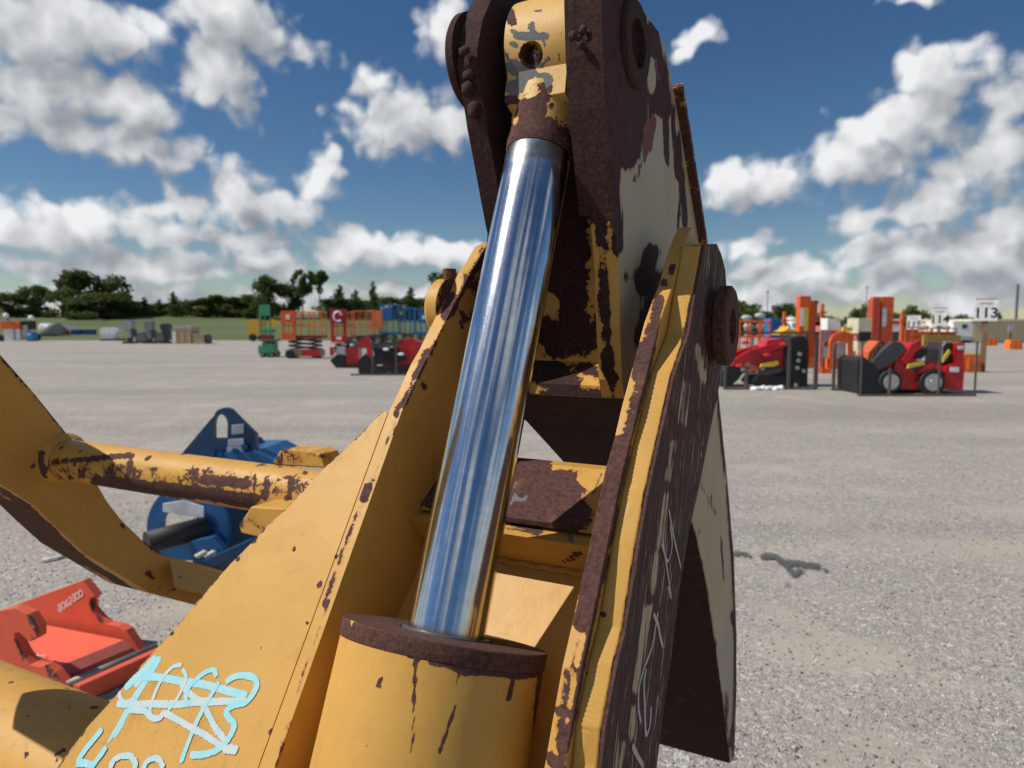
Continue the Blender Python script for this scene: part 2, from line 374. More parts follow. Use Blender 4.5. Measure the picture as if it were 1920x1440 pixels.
# ------------------------------------------------------------------ ground
def ground_mat():
    m_, nt, p, K = new_mat('gravel'); tc = nd(nt, 'ShaderNodeTexCoord'); V = tc.outputs['Object']
    sx = nd(nt, 'ShaderNodeMapping'); K(V, sx.inputs[0]); sx.inputs['Scale'].default_value = (.16, 1, 1); sx.inputs['Rotation'].default_value = (0, 0, .12)
    big = noise(nt, sx.outputs[0], .42, 6, .60, .5); mid = noise(nt, V, 1.7, 6, .65); fine = noise(nt, V, 26, 6, .75)
    base = ramp(nt, big, [(.34, (.250, .227, .200)), (.46, (.335, .303, .260)), (.57, (.405, .362, .303)), (.70, (.350, .320, .277))])
    base = mixc(nt, mrange(nt, mid, .42, .72, 0, .55), base, (.28, .268, .255))
    dust = mrange(nt, noise(nt, V, .9, 4, .55), .50, .66); base = mixc(nt, mth(nt, 'MULTIPLY', dust, .45), base, (.39, .350, .295))
    vo = nd(nt, 'ShaderNodeTexVoronoi'); vo.inputs['Scale'].default_value = 95; K(V, vo.inputs['Vector'])
    st = ramp(nt, nd_sep(nt, vo.outputs['Color']), [(.0, (.13, .12, .11)), (.35, (.23, .21, .19)), (.7, (.33, .305, .275)), (1, (.55, .52, .48))])
    vo2 = nd(nt, 'ShaderNodeTexVoronoi'); vo2.inputs['Scale'].default_value = 48; K(V, vo2.inputs['Vector'])
    st = mixc(nt, mrange(nt, nd_sep(nt, vo2.outputs['Color']), .72, .78), st, ramp(nt, nd_sep(nt, vo2.outputs['Color']), [(.75, (.14, .13, .12)), (.9, (.42, .40, .37)), (1, (.66, .64, .60))]))
    amt = mth(nt, 'MULTIPLY', mrange(nt, fine, .3, .6, .30, .62), mth(nt, 'SUBTRACT', 1, mth(nt, 'MULTIPLY', dust, .85)))
    col = mixc(nt, amt, base, st)
    # tar stain right of the attachment
    g = gnd(1480, 1058); sp = nd(nt, 'ShaderNodeMapping'); K(V, sp.inputs[0]); sp.inputs['Location'].default_value = (-g[0], -g[1], 0)
    K(col, p.inputs['Base Color']); p.inputs['Roughness'].default_value = .95; p.inputs['Specular IOR Level'].default_value = .2
    h = mth(nt, 'ADD', mth(nt, 'MULTIPLY', mth(nt, 'MULTIPLY', vo.outputs['Distance'], amt), -1.0), mth(nt, 'MULTIPLY', fine, .6))
    b = nd(nt, 'ShaderNodeBump'); b.inputs['Strength'].default_value = .8; b.inputs['Distance'].default_value = .012; K(h, b.inputs['Height']); K(b.outputs[0], p.inputs['Normal'])
    return m_
GRAVEL = ground_mat()
def grid_sheet(name, xs, ys, zf, mat):
    X, Y = np.meshgrid(xs, ys); Z = zf(X, Y); n, k = len(xs), len(ys)
    v = np.stack([X.ravel(), Y.ravel(), Z.ravel()], 1); i = np.arange(n * k).reshape(k, n)
    f = np.stack([i[:-1, :-1].ravel(), i[:-1, 1:].ravel(), i[1:, 1:].ravel(), i[1:, :-1].ravel()], 1)
    me = bpy.data.meshes.new(name); me.from_pydata(v.tolist(), [], f.tolist()); return link(name, me, mat, None, True)
tag(grid_sheet('ground', np.linspace(-1500, 1500, 61), np.linspace(-60, 2000, 42), lambda X, Y: X * 0, GRAVEL), kind='structure')
def grass_mat():
    m_, nt, p, K = new_mat('field_grass'); tc = nd(nt, 'ShaderNodeTexCoord'); V = tc.outputs['Object']
    mp = nd(nt, 'ShaderNodeMapping'); K(V, mp.inputs[0]); mp.inputs['Scale'].default_value = (.35, 1, 1)
    a = noise(nt, mp.outputs[0], .12, 6, .6); b_ = noise(nt, V, 1.2, 6, .7)
    c = ramp(nt, a, [(.3, (.060, .085, .020)), (.5, (.085, .115, .026)), (.66, (.125, .135, .042)), (.8, (.19, .165, .075))])
    c = mixc(nt, mrange(nt, b_, .35, .7, 0, .5), c, (.045, .065, .015))
    K(c, p.inputs['Base Color']); p.inputs['Roughness'].default_value = .9; return m_
FIELD0 = 69.0
def field_z(X, Y):
    t = np.clip((Y - FIELD0) / 60.0, 0, 1.6); rise = 2.9 * (t * t * (3 - 2 * np.clip(t, 0, 1)) if False else np.minimum(t, 1.25)) ** 1.15
    side = np.clip((22 - X) / 20, 0, 1); return .02 + rise * side * (1 + .06 * np.sin(X * .07) + .05 * np.sin(X * .19 + 1)) - .6 * (1 - side)
tag(grid_sheet('field', np.linspace(-160, 30, 96), np.concatenate([np.linspace(FIELD0, 140, 48), np.linspace(150, 400, 12)]), field_z, grass_mat()), kind='structure')

# loose stones on the gravel, where single ones can be seen
def pebbles():
    t = (1 + 5 ** .5) / 2; iv = np.array([(-1, t, 0), (1, t, 0), (-1, -t, 0), (1, -t, 0), (0, -1, t), (0, 1, t), (0, -1, -t), (0, 1, -t), (t, 0, -1), (t, 0, 1), (-t, 0, -1), (-t, 0, 1)]) / math.hypot(1, t)
    fi = np.array([(0,11,5),(0,5,1),(0,1,7),(0,7,10),(0,10,11),(1,5,9),(5,11,4),(11,10,2),(10,7,6),(7,1,8),(3,9,4),(3,4,2),(3,2,6),(3,6,8),(3,8,9),(4,9,5),(2,4,11),(6,2,10),(8,6,7),(9,8,1)])
    n = 26000; Y = 2.0 + 7.5 * RNG.random(n) ** 1.5; X = (RNG.random(n) * 2 - 1) * (.25 + .78 * Y)
    r = .0026 + .0055 * RNG.random(n) ** 3; sc = RNG.uniform(.7, 1.3, (n, 1, 3)) * np.array([1, 1, .7]); ang = RNG.random(n) * 6.28
    v = iv[None] * sc * r[:, None, None] * RNG.uniform(.85, 1.15, (n, 12, 1)); c, s_ = np.cos(ang)[:, None], np.sin(ang)[:, None]
    v = np.stack([v[..., 0] * c - v[..., 1] * s_ + X[:, None], v[..., 0] * s_ + v[..., 1] * c + Y[:, None], v[..., 2] + r[:, None] * .35], -1)
    f = (fi[None] + (np.arange(n) * 12)[:, None, None]).reshape(-1, 3)
    me = bpy.data.meshes.new('gravel_stones'); me.vertices.add(n * 12); me.vertices.foreach_set('co', v.reshape(-1)); me.loops.add(f.size); me.loops.foreach_set('vertex_index', f.reshape(-1).astype(np.int32))
    me.polygons.add(len(f)); me.polygons.foreach_set('loop_start', np.arange(len(f), dtype=np.int32) * 3); me.update(calc_edges=True)
    ca = me.attributes.new('tone', 'FLOAT', 'POINT'); ca.data.foreach_set('value', np.repeat(RNG.random(n), 12).astype(np.float32))
    m_, nt, p, K = new_mat('loose_stone'); a = nd(nt, 'ShaderNodeAttribute', attribute_name='tone')
    K(ramp(nt, a.outputs['Fac'], [(0, (.12, .11, .10)), (.4, (.24, .22, .20)), (.8, (.38, .36, .33)), (1, (.62, .60, .57))]), p.inputs['Base Color']); p.inputs['Roughness'].default_value = .9
    tag(link('gravel_stones', me, m_), kind='stuff')
pebbles()

# ------------------------------------------------------------------ THE GRAPPLE ATTACHMENT
PHI = math.radians(27)
L_, D_ = np.array([math.cos(PHI), -math.sin(PHI), 0]), np.array([math.sin(PHI), math.cos(PHI), 0]); O = at(836, 1188, .90); OZ = O[2]
def loc(P): v = np.asarray(P) - O; return np.array([v @ L_, v @ D_, v[2]])
def pl(px, py, l): r = ray(px, py); return loc(CAM + r * ((l - (CAM - O) @ L_) / (r @ L_)))
def pd(px, py, d): r = ray(px, py); return loc(CAM + r * ((d - (CAM - O) @ D_) / (r @ D_)))
def du(pts, l): return [tuple(pl(x, y, l)[1:]) for x, y in pts]
G = empty('grapple_attachment', (O[0], O[1], 0), -PHI)
tag(G, 'yellow steel grapple attachment with rusted clamp arm and chrome cylinder rod', 'attachment')
LF = ((0, 0, OZ), (0, 1, 0), (0, 0, 1), (1, 0, 0))       # plates in the d-u plane, thickness along l
def V3(l, d, u): return Vector((l, d, u + OZ))

M_SIDE = worn('side_plate_paint', scale=30)
M_FRONT = worn('front_plate_paint', scale=34, specks=.42)
M_RIGHT = worn('right_plate_paint', scale=34, amp=.5, specks=.2)
M_CHEEK = worn('cheek_plate_wear', paint=(.42, .345, .21), amp=1.15, fine=.4, scale=85, stretch=(1, 1, .11), tilt=.36, soft=.05, specks=0, rust=((.030, .014, .011), (.078, .041, .032), (.15, .098, .078)))
M_WELD = worn('weld_paint', scale=40, specks=.25)
M_BARREL = worn('barrel_paint', scale=40, specks=.4)
M_EYE = worn('rod_eye_paint', scale=46, amp=.85, fine=.42, grey=1, specks=.3, paint=(.60, .36, .10))
M_CLAMP = worn('clamp_paint', scale=24, amp=.8, specks=.3, rust=((.017, .008, .007), (.042, .018, .015), (.075, .033, .027)))  # rust darkened, the clamp's shade is in its colour
M_CREAM = worn('clamp_cream_paint', soft=.07, grey=1, greycol=((.12, .045, .045), (.21, .085, .085)), paint=CREAM, scale=22, stretch=(1, 1, .3), specks=.1, rust=((.024, .010, .010), (.055, .023, .023), (.085, .036, .036)))
SHADE_RUST = ((.017, .008, .007), (.042, .018, .015), (.075, .033, .027))  # rust tone lowered to put the clamp's deep shade into the colour
M_SHADE_RUST = worn('shaded_rust', bias=1.2, specks=0, rust=SHADE_RUST, prough=.8)
M_GLAND = worn('gland_rust', bias=1.2, specks=0, rust=((.040, .017, .013), (.085, .036, .026), (.15, .066, .042)), prough=.8)
M_RUST2 = worn('orange_rust', bias=1.2, specks=0, rust=((.07, .024, .012), (.15, .052, .024), (.23, .095, .05)), prough=.8)
M_TUBE = worn('tube_paint', scale=30, amp=.95, fine=.4, specks=1.2)
M_BEAM = worn('beam_paint', scale=40, amp=.5, grey=1, specks=.3)

# --- profile of the front edge of the lugs
LP = [(911,462),(894,493),(881,511),(866,544),(852,569),(836,601),(823,626),(809,657),(794,683),(783,707),(772,733),(753,773)]
WI, WO = .172, .196
lp = du(LP, -WI); sA = np.array(pl(753, 773, -WI)[1:]); sB = np.array(pl(515, 1440, -WI)[1:]); sdir = (sB - sA) / np.linalg.norm(sB - sA)
sEnd = sA + sdir * 1.15
top = lp[0]
side_poly = [tuple(sEnd), tuple(sA)] + lp[::-1][1:] + [(top[0] + .035, top[1] + .012), (top[0] + .075, top[1] - .02), (.50, .36), (.51, .20), (.50, -.75), (.42, -.9)]
left_side = plate('side_plate', side_poly, -WO, -WI, LF, M_SIDE, G, step=.0065, nside=3, bevel=.0006)
left_side['label'] = 'left yellow side plate with rust along its front edge'
edge_px = [(911,462),(881,511),(852,569),(823,626),(800,676),(783,707),(753,773),(713,860),(673,960),(640,1047),(607,1147),(587,1210),(550,1327),(515,1440)]
set_attr(left_side, 'wear', [(edge_px, 9, .46), ([(905,480),(870,540),(846,590)], 10, .62), ([(846,555),(835,592)], 15, .8), ([(800,660),(770,730),(745,775)], 13, .66), ([(780,640),(740,730)], 9, .5),
  ([(725,835),(700,905)], 8, .55), ([(690,915),(683,935)], 13, .9), ([(668,970),(650,1015)], 9, .72), ([(628,1070),(607,1140)], 8, .62), ([(865,585),(872,600)], 7, .8), ([(862,600),(866,615)], 5, .8),
  ([(793,720),(797,727)], 7, .8), ([(880,520),(905,560),(890,600)], 22, .55), ([(905,470),(900,560)], 16, .55)], base=-.06)
# --- flush front plate, tapering out to the left
fo = np.array([-WO, sA[0], sA[1] + OZ]); fe1 = np.array([-1., 0, 0]); fe2 = np.array([0, sdir[0], sdir[1]]); fn = np.array([0, -sdir[1], sdir[0]])
if fn[1] > 0: fn = -fn
def on_front(px, py):
    r = ray(px, py); r_ = np.array([r @ L_, r @ D_, r[2]]); c0 = loc(CAM); n2 = np.array([0, fn[1], fn[2]]); p0 = np.array([-WO, sA[0], sA[1]])
    P = c0 + r_ * (((p0 - c0) @ n2) / (r_ @ n2)); return ((P - p0) @ fe1, (P - p0) @ fe2)
LB = [(717,772),(693,797),(667,823),(623,863),(590,897),(533,957),(500,987),(480,1010),(433,1057),(383,1113),(333,1173),(293,1217),(260,1253),(213,1310),(167,1360),(133,1403),(108,1440),(60,1500)]
lbs = [on_front(*p) for p in LB]
FF = (fo, fe1, fe2, fn)
fpoly = [(.0008, lbs[0][1]), lbs[0]] + lbs[1:] + [(.0008, lbs[-1][1])]
front = plate('front_plate', fpoly, -.022, .0006, FF, M_FRONT, G, step=.0058, nside=2, bevel=.0004)
front['label'] = 'sunlit yellow front plate with turquoise paint writing'
def hits(n, rng, pts, r0, r1, s0=.6, s1=.9):
    out = []
    for _ in range(n):
        i = rng.randrange(len(pts) - 1); t = rng.random(); x = pts[i][0] + (pts[i+1][0] - pts[i][0]) * t; y = pts[i][1] + (pts[i+1][1] - pts[i][1]) * t
        out.append(([(x + rng.uniform(-3, 3), y + rng.uniform(-3, 3))], rng.uniform(r0, r1), rng.uniform(s0, s1)))
    return out
rr = random.Random(3)
set_attr(front, 'wear', [(LB, 4.5, .5), ([(745,775),(700,880)], 6, .5), ([(730,790),(720,805)], 7, .8), ([(601,1092),(598,1100)], 7, .95), ([(552,1030)], 7, .95), ([(605,1135)], 8, .9), ([(575,1168)], 8, .9), ([(582,1206)], 7, .9),
  ([(508,1370),(512,1382)], 7, .95), ([(488,1217)], 6, .75), ([(478,1015)], 9, .8), ([(447,1048)], 7, .8), ([(543,1337)], 6, .8), ([(620,1115)], 7, .8), ([(563,1262)],5,.8)] + hits(14, rr, edge_px[6:], 5, 9) + hits(16, rr, LB, 4, 7), base=-.10)
# paint writing on the front plate
def paint_mat(name, col, dry):
    m_, nt, p, K = new_mat(name); tc = nd(nt, 'ShaderNodeTexCoord'); a = nd(nt, 'ShaderNodeAttribute', attribute_name='edge')
    n = noise(nt, tc.outputs['Object'], 330, 4, .75); n2 = noise(nt, tc.outputs['Object'], 60, 4, .6)
    v = mth(nt, 'ADD', mth(nt, 'MULTIPLY', n, 2.4), mth(nt, 'ADD', mth(nt, 'MULTIPLY', a.outputs['Fac'], 1.5), mth(nt, 'MULTIPLY', n2, .6)))
    al = mrange(nt, v, dry, dry + .22)
    K(mixc(nt, mrange(nt, n2, .4, .65), col, (col[0] * 1.35 + .02, col[1] * .97, col[2] * .96)), p.inputs['Base Color']); p.inputs['Roughness'].default_value = .7
    K(al, p.inputs['Alpha']); return m_
M_TURQ = paint_mat('turquoise_paint', (.25, .60, .64), 1.68); M_TURQ_DRY = paint_mat('turquoise_dry_paint', (.38, .57, .58), 2.02)
def spline(pts, n=8):
    P = np.array(pts, float)
    if len(P) < 3: return [tuple(P[0] + (P[-1] - P[0]) * t / n) for t in range(n + 1)]
    Q = np.vstack([2 * P[0] - P[1], P, 2 * P[-1] - P[-2]]); out = []
    for i in range(1, len(Q) - 2):
        for k in range(n):
            t = k / n; a, b, c, d = Q[i-1:i+3]
            out.append(tuple(.5 * (2 * b + (c - a) * t + (2 * a - 5 * b + 4 * c - d) * t * t + (3 * b - a - 3 * c + d) * t ** 3)))
    return out + [tuple(P[-1])]
def ribbon(name, pts3, normal, w, mat, parent, lift):
    """flat brush stroke along 3-D points, with an 'edge' attribute that is 1 in the middle"""
    N_ = Vector(normal).normalized(); P = [Vector(p) for p in pts3]; bm = bmesh.new(); rows = []
    for i, p in enumerate(P):
        t = (P[min(i + 1, len(P) - 1)] - P[max(i - 1, 0)]).normalized(); s_ = N_.cross(t); ww = w * (1 + .05 * math.sin(i * .45)) / 2
        if i in (0, len(P) - 1): ww *= .7
        rows.append([bm.verts.new(p + N_ * lift + s_ * ww * k) for k in (-1, -.45, .45, 1)])
    for a, b in zip(rows[:-1], rows[1:]):
        for k in range(3): bm.faces.new((a[k], a[k+1], b[k+1], b[k]))
    me = bpy.data.meshes.new(name); bm.to_mesh(me); bm.free()
    at_ = me.attributes.new('edge', 'FLOAT', 'POINT'); at_.data.foreach_set('value', [0., 1., 1., 0.] * len(P)); return link(name, me, mat, parent)
def front_pt(px, py): a, b = on_front(px, py); return fo + a * fe1 + b * fe2
W = lambda x, y: (110 + x / 4.8, 1200 + y / 4.8)         # from an enlarged crop of the photograph
STROKES = [(13, 0, [(905,165),(830,300),(740,440),(650,590),(590,700),(545,790),(490,870)]), (11, 0, [(915,150),(870,230),(760,330),(690,420)]), (13, 0, [(880,150),(800,240),(700,340),(600,440)]),
 (6, 0, [(450,925),(500,840),(560,740)]), (8, 1, [(560,460),(555,510),(600,560),(690,530)]), (12, 0, [(760,330),(900,335),(1100,370),(1300,400),(1500,450),(1700,505)]), (11, 1, [(1100,380),(1180,480),(1290,560),(1340,640),(1410,780),(1500,900)]),
 (13, 1, [(530,570),(650,580),(850,575),(1100,580),(1250,560),(1420,555),(1700,550)]), (8, 1, [(1115,225),(1040,240),(960,320),(890,440),(840,580),(830,650),(870,710),(940,690)]), (7, 1, [(1120,260),(1155,340),(1100,480),(1030,590),(960,670),(890,710)]),
 (8, 0, [(1430,330),(1400,270),(1330,290),(1250,350),(1180,430),(1150,540),(1190,585)]), (8, 0, [(1450,375),(1390,480),(1320,600),(1240,760),(1160,960),(1105,1110)]),
 (10, 0, [(1510,380),(1570,340),(1660,320),(1760,340),(1790,400),(1760,480),(1690,560),(1580,590),(1520,640),(1540,700),(1585,760),(1560,850),(1500,930),(1430,990),(1320,1030),(1190,1035)]),
 (11, 1, [(640,630),(780,640),(850,700),(920,700),(960,660),(1060,710),(1200,790),(1330,860),(1450,940),(1560,990),(1610,1000)]), (14, 1, [(1490,980),(1580,985),(1615,1000)]),
 (11, 0, [(400,800),(330,890),(240,1000),(180,1100)]), (11, 0, [(170,1105),(240,1110),(330,1130)]), (10, 0, [(440,960),(370,1060),(300,1160)]),
 (11, 1, [(470,1160),(510,1080),(580,1045),(660,1050),(700,1110),(690,1180)]), (10, 1, [(770,1170),(800,1100),(870,1065),(920,1085),(955,1150)])]
for i, (w_, dry, pts) in enumerate(STROKES):
    pp = [front_pt(*W(*q)) for q in spline(pts, 7)]
    ribbon('paint_stroke', pp, fn, w_ * .00098, M_TURQ_DRY if dry else M_TURQ, front, .0009 + .00007 * i)

# --- right side plate, cheek plate outside it, weld between them
RP = [(1267,436),(1256,462),(1247,487),(1236,530),(1222,566),(1208,604),(1194,657),(1181,705),(1166,760),(1152,820),(1134,883),(1116,968),(1096,1060),(1075,1157),(1054,1249),(1033,1366),(1020,1440),(1004,1530)]
rp = du(RP, WI); t0 = rp[0]
BK = [(1220,1530),(1231,1440),(1245,1327),(1259,1231),(1274,1107),(1291,1001),(1312,908),(1327,830),(1348,727),(1360,640),(1364,560),(1360,506),(1353,478),(1344,457)]
rp += [(rp[-1][0] - .10, rp[-1][1] - .22), (rp[-1][0] - .02, rp[-1][1] - .42)]
right_poly = rp[::-1] + [(t0[0] + .018, t0[1] + .010), (t0[0] + .055, t0[1] - .012)] + [(p[0] - .012, p[1] - .004) for p in du(BK[::-1], .228)] + [(.20, rp[-1][1])]
right_side = plate('side_plate', right_poly, WI, .195, LF, M_RIGHT, G, step=.0065, nside=4, bevel=.0018)
right_side['label'] = 'right side plate whose front edge is mostly rust'
mid = [(1275,447),(1250,520),(1230,590),(1212,655),(1196,720),(1176,800),(1158,860),(1132,985),(1110,1085),(1085,1200),(1060,1320),(1038,1420),(1025,1500)]
rrim = [(1240,560),(1224,640),(1205,730),(1180,820),(1150,950),(1132,1040),(1116,1130),(1092,1250),(1070,1360),(1052,1440)]
set_attr(right_side, 'wear', [([(1236,560),(1222,610),(1212,650)], 15, .62), ([(1211,655),(1200,705)], 26, .95), ([(1196,720),(1172,810)], 15, .52), ([(1160,840),(1150,890),(1132,985),(1105,1110)], 30, 1.25), ([(1105,1110),(1092,1170)], 26, 1.0),
  (rrim, 9, .95), ([(1085,1200),(1060,1300),(1045,1400)], 12, .55), ([(1060,1258),(1090,1262)], 9, .95), ([(1040,1330),(1075,1345)], 8, .8), ([(1030,1420),(1050,1440)], 18, .9), ([(1258,512),(1262,500)], 8, .9), ([(1245,530)], 14, .8)], base=.02)
DC = [(1320,460),(1313,500),(1303,556),(1292,625),(1266,699),(1235,837),(1217,919),(1199,1018),(1187,1095),(1174,1178),(1157,1249),(1135,1366),(1128,1440),(1114,1530)]
BK = [(1220,1530),(1231,1440),(1245,1327),(1259,1231),(1274,1107),(1291,1001),(1312,908),(1327,830),(1348,727),(1360,640),(1364,560),(1360,506),(1353,478),(1344,457)]
LC = .228
dcx = du(DC, LC); dcx += [(dcx[-1][0] - .09, dcx[-1][1] - .20), (dcx[-1][0] - .01, dcx[-1][1] - .38)]
cheek = plate('cheek_plate', dcx[::-1] + du(BK[::-1], LC)[0:0] + du([(1344,457)], LC) + du(BK[::-1][1:], LC) + [(.18, dcx[-1][1])], .1954, LC, LF, [M_RIGHT, M_CHEEK], G, step=.0065, nside=3, front_mat=1)
cheek['label'] = 'outer cheek plate, dark rust with chalk writing and streaks of old paint'
cr_px = [(1300,556),(1289,625),(1263,699),(1232,837),(1214,919),(1196,1018),(1171,1178),(1154,1249),(1132,1366),(1125,1440)]
set_attr(cheek, 'wear', [(cr_px, 7, .75), ([(1196,1018),(1171,1178),(1154,1249),(1120,1440)], 10, .85), ([(1318,470),(1309,505)], 10, .8),
  ([(1216,1140),(1209,1190),(1200,1250),(1193,1290)], 12, .25, 1), ([(1306,650),(1312,680),(1320,712)], 9, .3, 1), ([(1288,720),(1280,790)], 11, .36, 1), ([(1250,930),(1240,1020)], 11, .36, 1), ([(1188,1330),(1182,1380)], 10, .36, 1), ([(1168,1395),(1160,1440)], 12, .36, 1), ([(1262,830),(1250,900)], 9, .42, 1), ([(1228,1040),(1222,1110)], 9, .40, 1)], base=.80)
# chalk scrawl on the cheek plate
M_CHALK = paint_mat('chalk', (.44, .44, .46), 2.0)
def cheek_pt(px, py): p = pl(px, py, LC); return V3(*p)
CH = lambda x, y: (1000 + x / 4.235, 1100 + y / 4.235)
for i, (w_, pts) in enumerate([(7, [(950,215),(985,300),(1005,400),(1025,480)]), (6, [(985,200),(960,350),(930,500),(870,660),(835,800),(830,960),(850,1080)]), (7, [(890,650),(875,760),(880,1000),(890,1170),(920,1100),(930,950)]), (8, [(780,1260),(820,1340),(870,1430)]), (5, [(1060,0),(1090,90)])]):
    ribbon('chalk_mark', [cheek_pt(*CH(*q)) for q in spline(pts, 7)], (1, 0, 0), w_ * .0012, M_CHALK, cheek, .0008 + .00008 * i)
for i, (w_, pts) in enumerate([(6, [(1252,955),(1262,1010),(1275,1065)]), (6, [(1240,1010),(1246,1050),(1256,1115)]), (5, [(1238,1020),(1250,1052),(1258,1020),(1254,985)])]):
    ribbon('chalk_mark', [cheek_pt(*q) for q in spline(pts, 7)], (1, 0, 0), w_ * .0011, M_CHALK, cheek, .0016 + .00008 * i)
def weld_strip(name, pts_du, l0, l1, setback, mat, n=420, amp=.0016):
    """rippled fillet between the plate's outer face and the cheek plate's front edge"""
    P = np.array(pts_du); seg = np.r_[0, np.cumsum(np.linalg.norm(np.diff(P, axis=0), axis=1))]; tt = np.linspace(0, seg[-1], n)
    d, u = np.interp(tt, seg, P[:, 0]), np.interp(tt, seg, P[:, 1]); K_ = 9; vs = []
    lump = np.interp(tt, np.arange(0, seg[-1] + .03, .03), RNG.uniform(-1, 1, int(seg[-1] / .03) + 2)[:len(np.arange(0, seg[-1] + .03, .03))])
    for i in range(n):
        for k in range(K_):
            f = k / (K_ - 1); bulge = math.sin(math.pi * f) * .0006; rip = math.sin((tt[i] * (1 + .05 * lump[i]) - .010 * math.sin(math.pi * f)) * 2 * math.pi / .0075) * amp * max(0, math.sin(math.pi * min(1, f * 1.5))) * (.5 + .5 * lump[i])
            ll = l0 + (l1 - l0) * f; dd = d[i] - setback * (1 - f) * (1 + .12 * lump[i]) - bulge - rip - .0006
            vs.append((ll, dd, u[i] + OZ))
        vs.append((l1, d[i] + .004, u[i] + OZ)); vs.append((l0, d[i] + .004, u[i] + OZ))
    K2 = K_ + 2; fs = [[i * K2 + k, i * K2 + (k + 1) % K2, (i + 1) * K2 + (k + 1) % K2, (i + 1) * K2 + k] for i in range(n - 1) for k in range(K2)] + [list(range(K2)), [(n - 1) * K2 + k for k in range(K2)][::-1]]
    me = bpy.data.meshes.new(name); me.from_pydata(vs, [], fs); me.update()
    bm = bmesh.new(); bm.from_mesh(me); bmesh.ops.recalc_face_normals(bm, faces=bm.faces); bm.to_mesh(me); bm.free()
    return link(name, me, mat, G, True)
wpts = du(DC, LC)
weld = weld_strip('weld_bead', wpts, .1956, .2235, .003, M_WELD, amp=.0008)
set_attr(weld, 'wear', [(cr_px, 8, .8), ([(1100,1180),(1080,1290),(1065,1370)], 9, .52), ([(1131,1152)], 9, 1.0), ([(1100,1262)], 7, .9), ([(1255,570)], 7, .8), ([(1290,560),(1270,700),(1225,900),(1190,1070),(1150,1290),(1120,1440)], 5, .40)], base=-.05)

# --- pivot pin bosses
pr = pl(1362, 611, .25); pc_ = (.372, .405)
pin = lathe('pivot_pin', [(0, .001), (0, .055), (.012, .055), (.0121, .066), (.028, .066), (.032, .061), (.032, .030), (.022, .028), (.022, .001)], V3(.2285, pr[1], pr[2]), (1, 0, 0), M_GLAND, G)
pin['label'] = 'rusted pin boss on the right cheek plate'; set_attr(pin, 'wear', [], 1)
pinl = lathe('pivot_pin', [(0, .001), (0, .053), (.020, .053), (.026, .048), (.026, .001)], V3(-WO - .0005, pc_[0] - .035, pc_[1] + .012), (-1, 0, 0), worn('pin_boss_paint', scale=40, specks=.2), G)
pinl['label'] = 'half painted pin boss on the left plate'
set_attr(pinl, 'wear', [([(858,520),(848,548),(842,580)], 34, 1.0), ([(843,553)], 6, .2, 1), ([(820,600),(818,640)], 10, .1, 1)], 0)
MB().cyl(V3(-.215, .36, .472), V3(-.215, .36, .489), .012, 8).out('bolt', M_RUST2, pinl)

# --- hydraulic cylinder
ax = np.array([0, .391, .92]); ax /= np.linalg.norm(ax); AX = Vector(ax)
barrel = lathe('cylinder_barrel', [(-.55, .1), (-.55, .1285), (-.021, .1285), (-.021, .1)], V3(0, 0, 0), ax, M_BARREL, G, 260, .004)
barrel['label'] = 'fat yellow cylinder barrel with rust running down from its rim'
bx = lambda x, y: (620 + x / 4.364, 1080 + y / 4.364)
set_attr(barrel, 'wear', [([bx(640,640),bx(700,660),bx(740,660)], 9, .95), ([bx(840,680),bx(960,700),bx(1100,770),bx(1250,760),bx(1400,780),bx(1500,800),bx(1700,780),bx(1780,760)], 17, 1.0), ([bx(900,650),bx(1750,740)], 16, .9), ([bx(1500,800),bx(1480,900),bx(1455,1010)], 8, .8),
  ([bx(100,470),bx(300,520),bx(640,600),bx(1000,680),bx(1400,720),bx(1780,700)], 9, .66), ([bx(700,680),bx(690,800),bx(680,1050)], 6.5, .85), ([bx(680,1050),bx(675,1300),bx(650,1440)], 4.5, .6), ([bx(1050,780),bx(1020,900)], 3, .48), ([bx(1020,1070),bx(960,1250),bx(890,1440)], 5.5, .95),
  ([bx(420,830),bx(385,890),bx(410,920)], 5.5, 1.0), ([bx(1720,800),bx(1690,1100),bx(1670,1440)], 11, .75), ([bx(300,1400)], 5, .8)], base=-.12)
gland = lathe('cylinder_gland', [(-.0205, .053), (-.0205, .1290), (-.0185, .1302), (-.0015, .1306), (0, .129), (0, .060), (-.008, .058), (-.008, .052), (-.0205, .0515)], V3(0, 0, 0), ax, M_GLAND, barrel, 96)
set_attr(gland, 'wear', [([bx(175,375)], 8, -1.2)], 1)
lathe('wiper_seal', [(-.007, .0505), (-.007, .0575), (.001, .0565), (.002, .0505)], V3(0, 0, 0), ax, plain('seal_grey', (.07, .07, .075), .6), barrel)
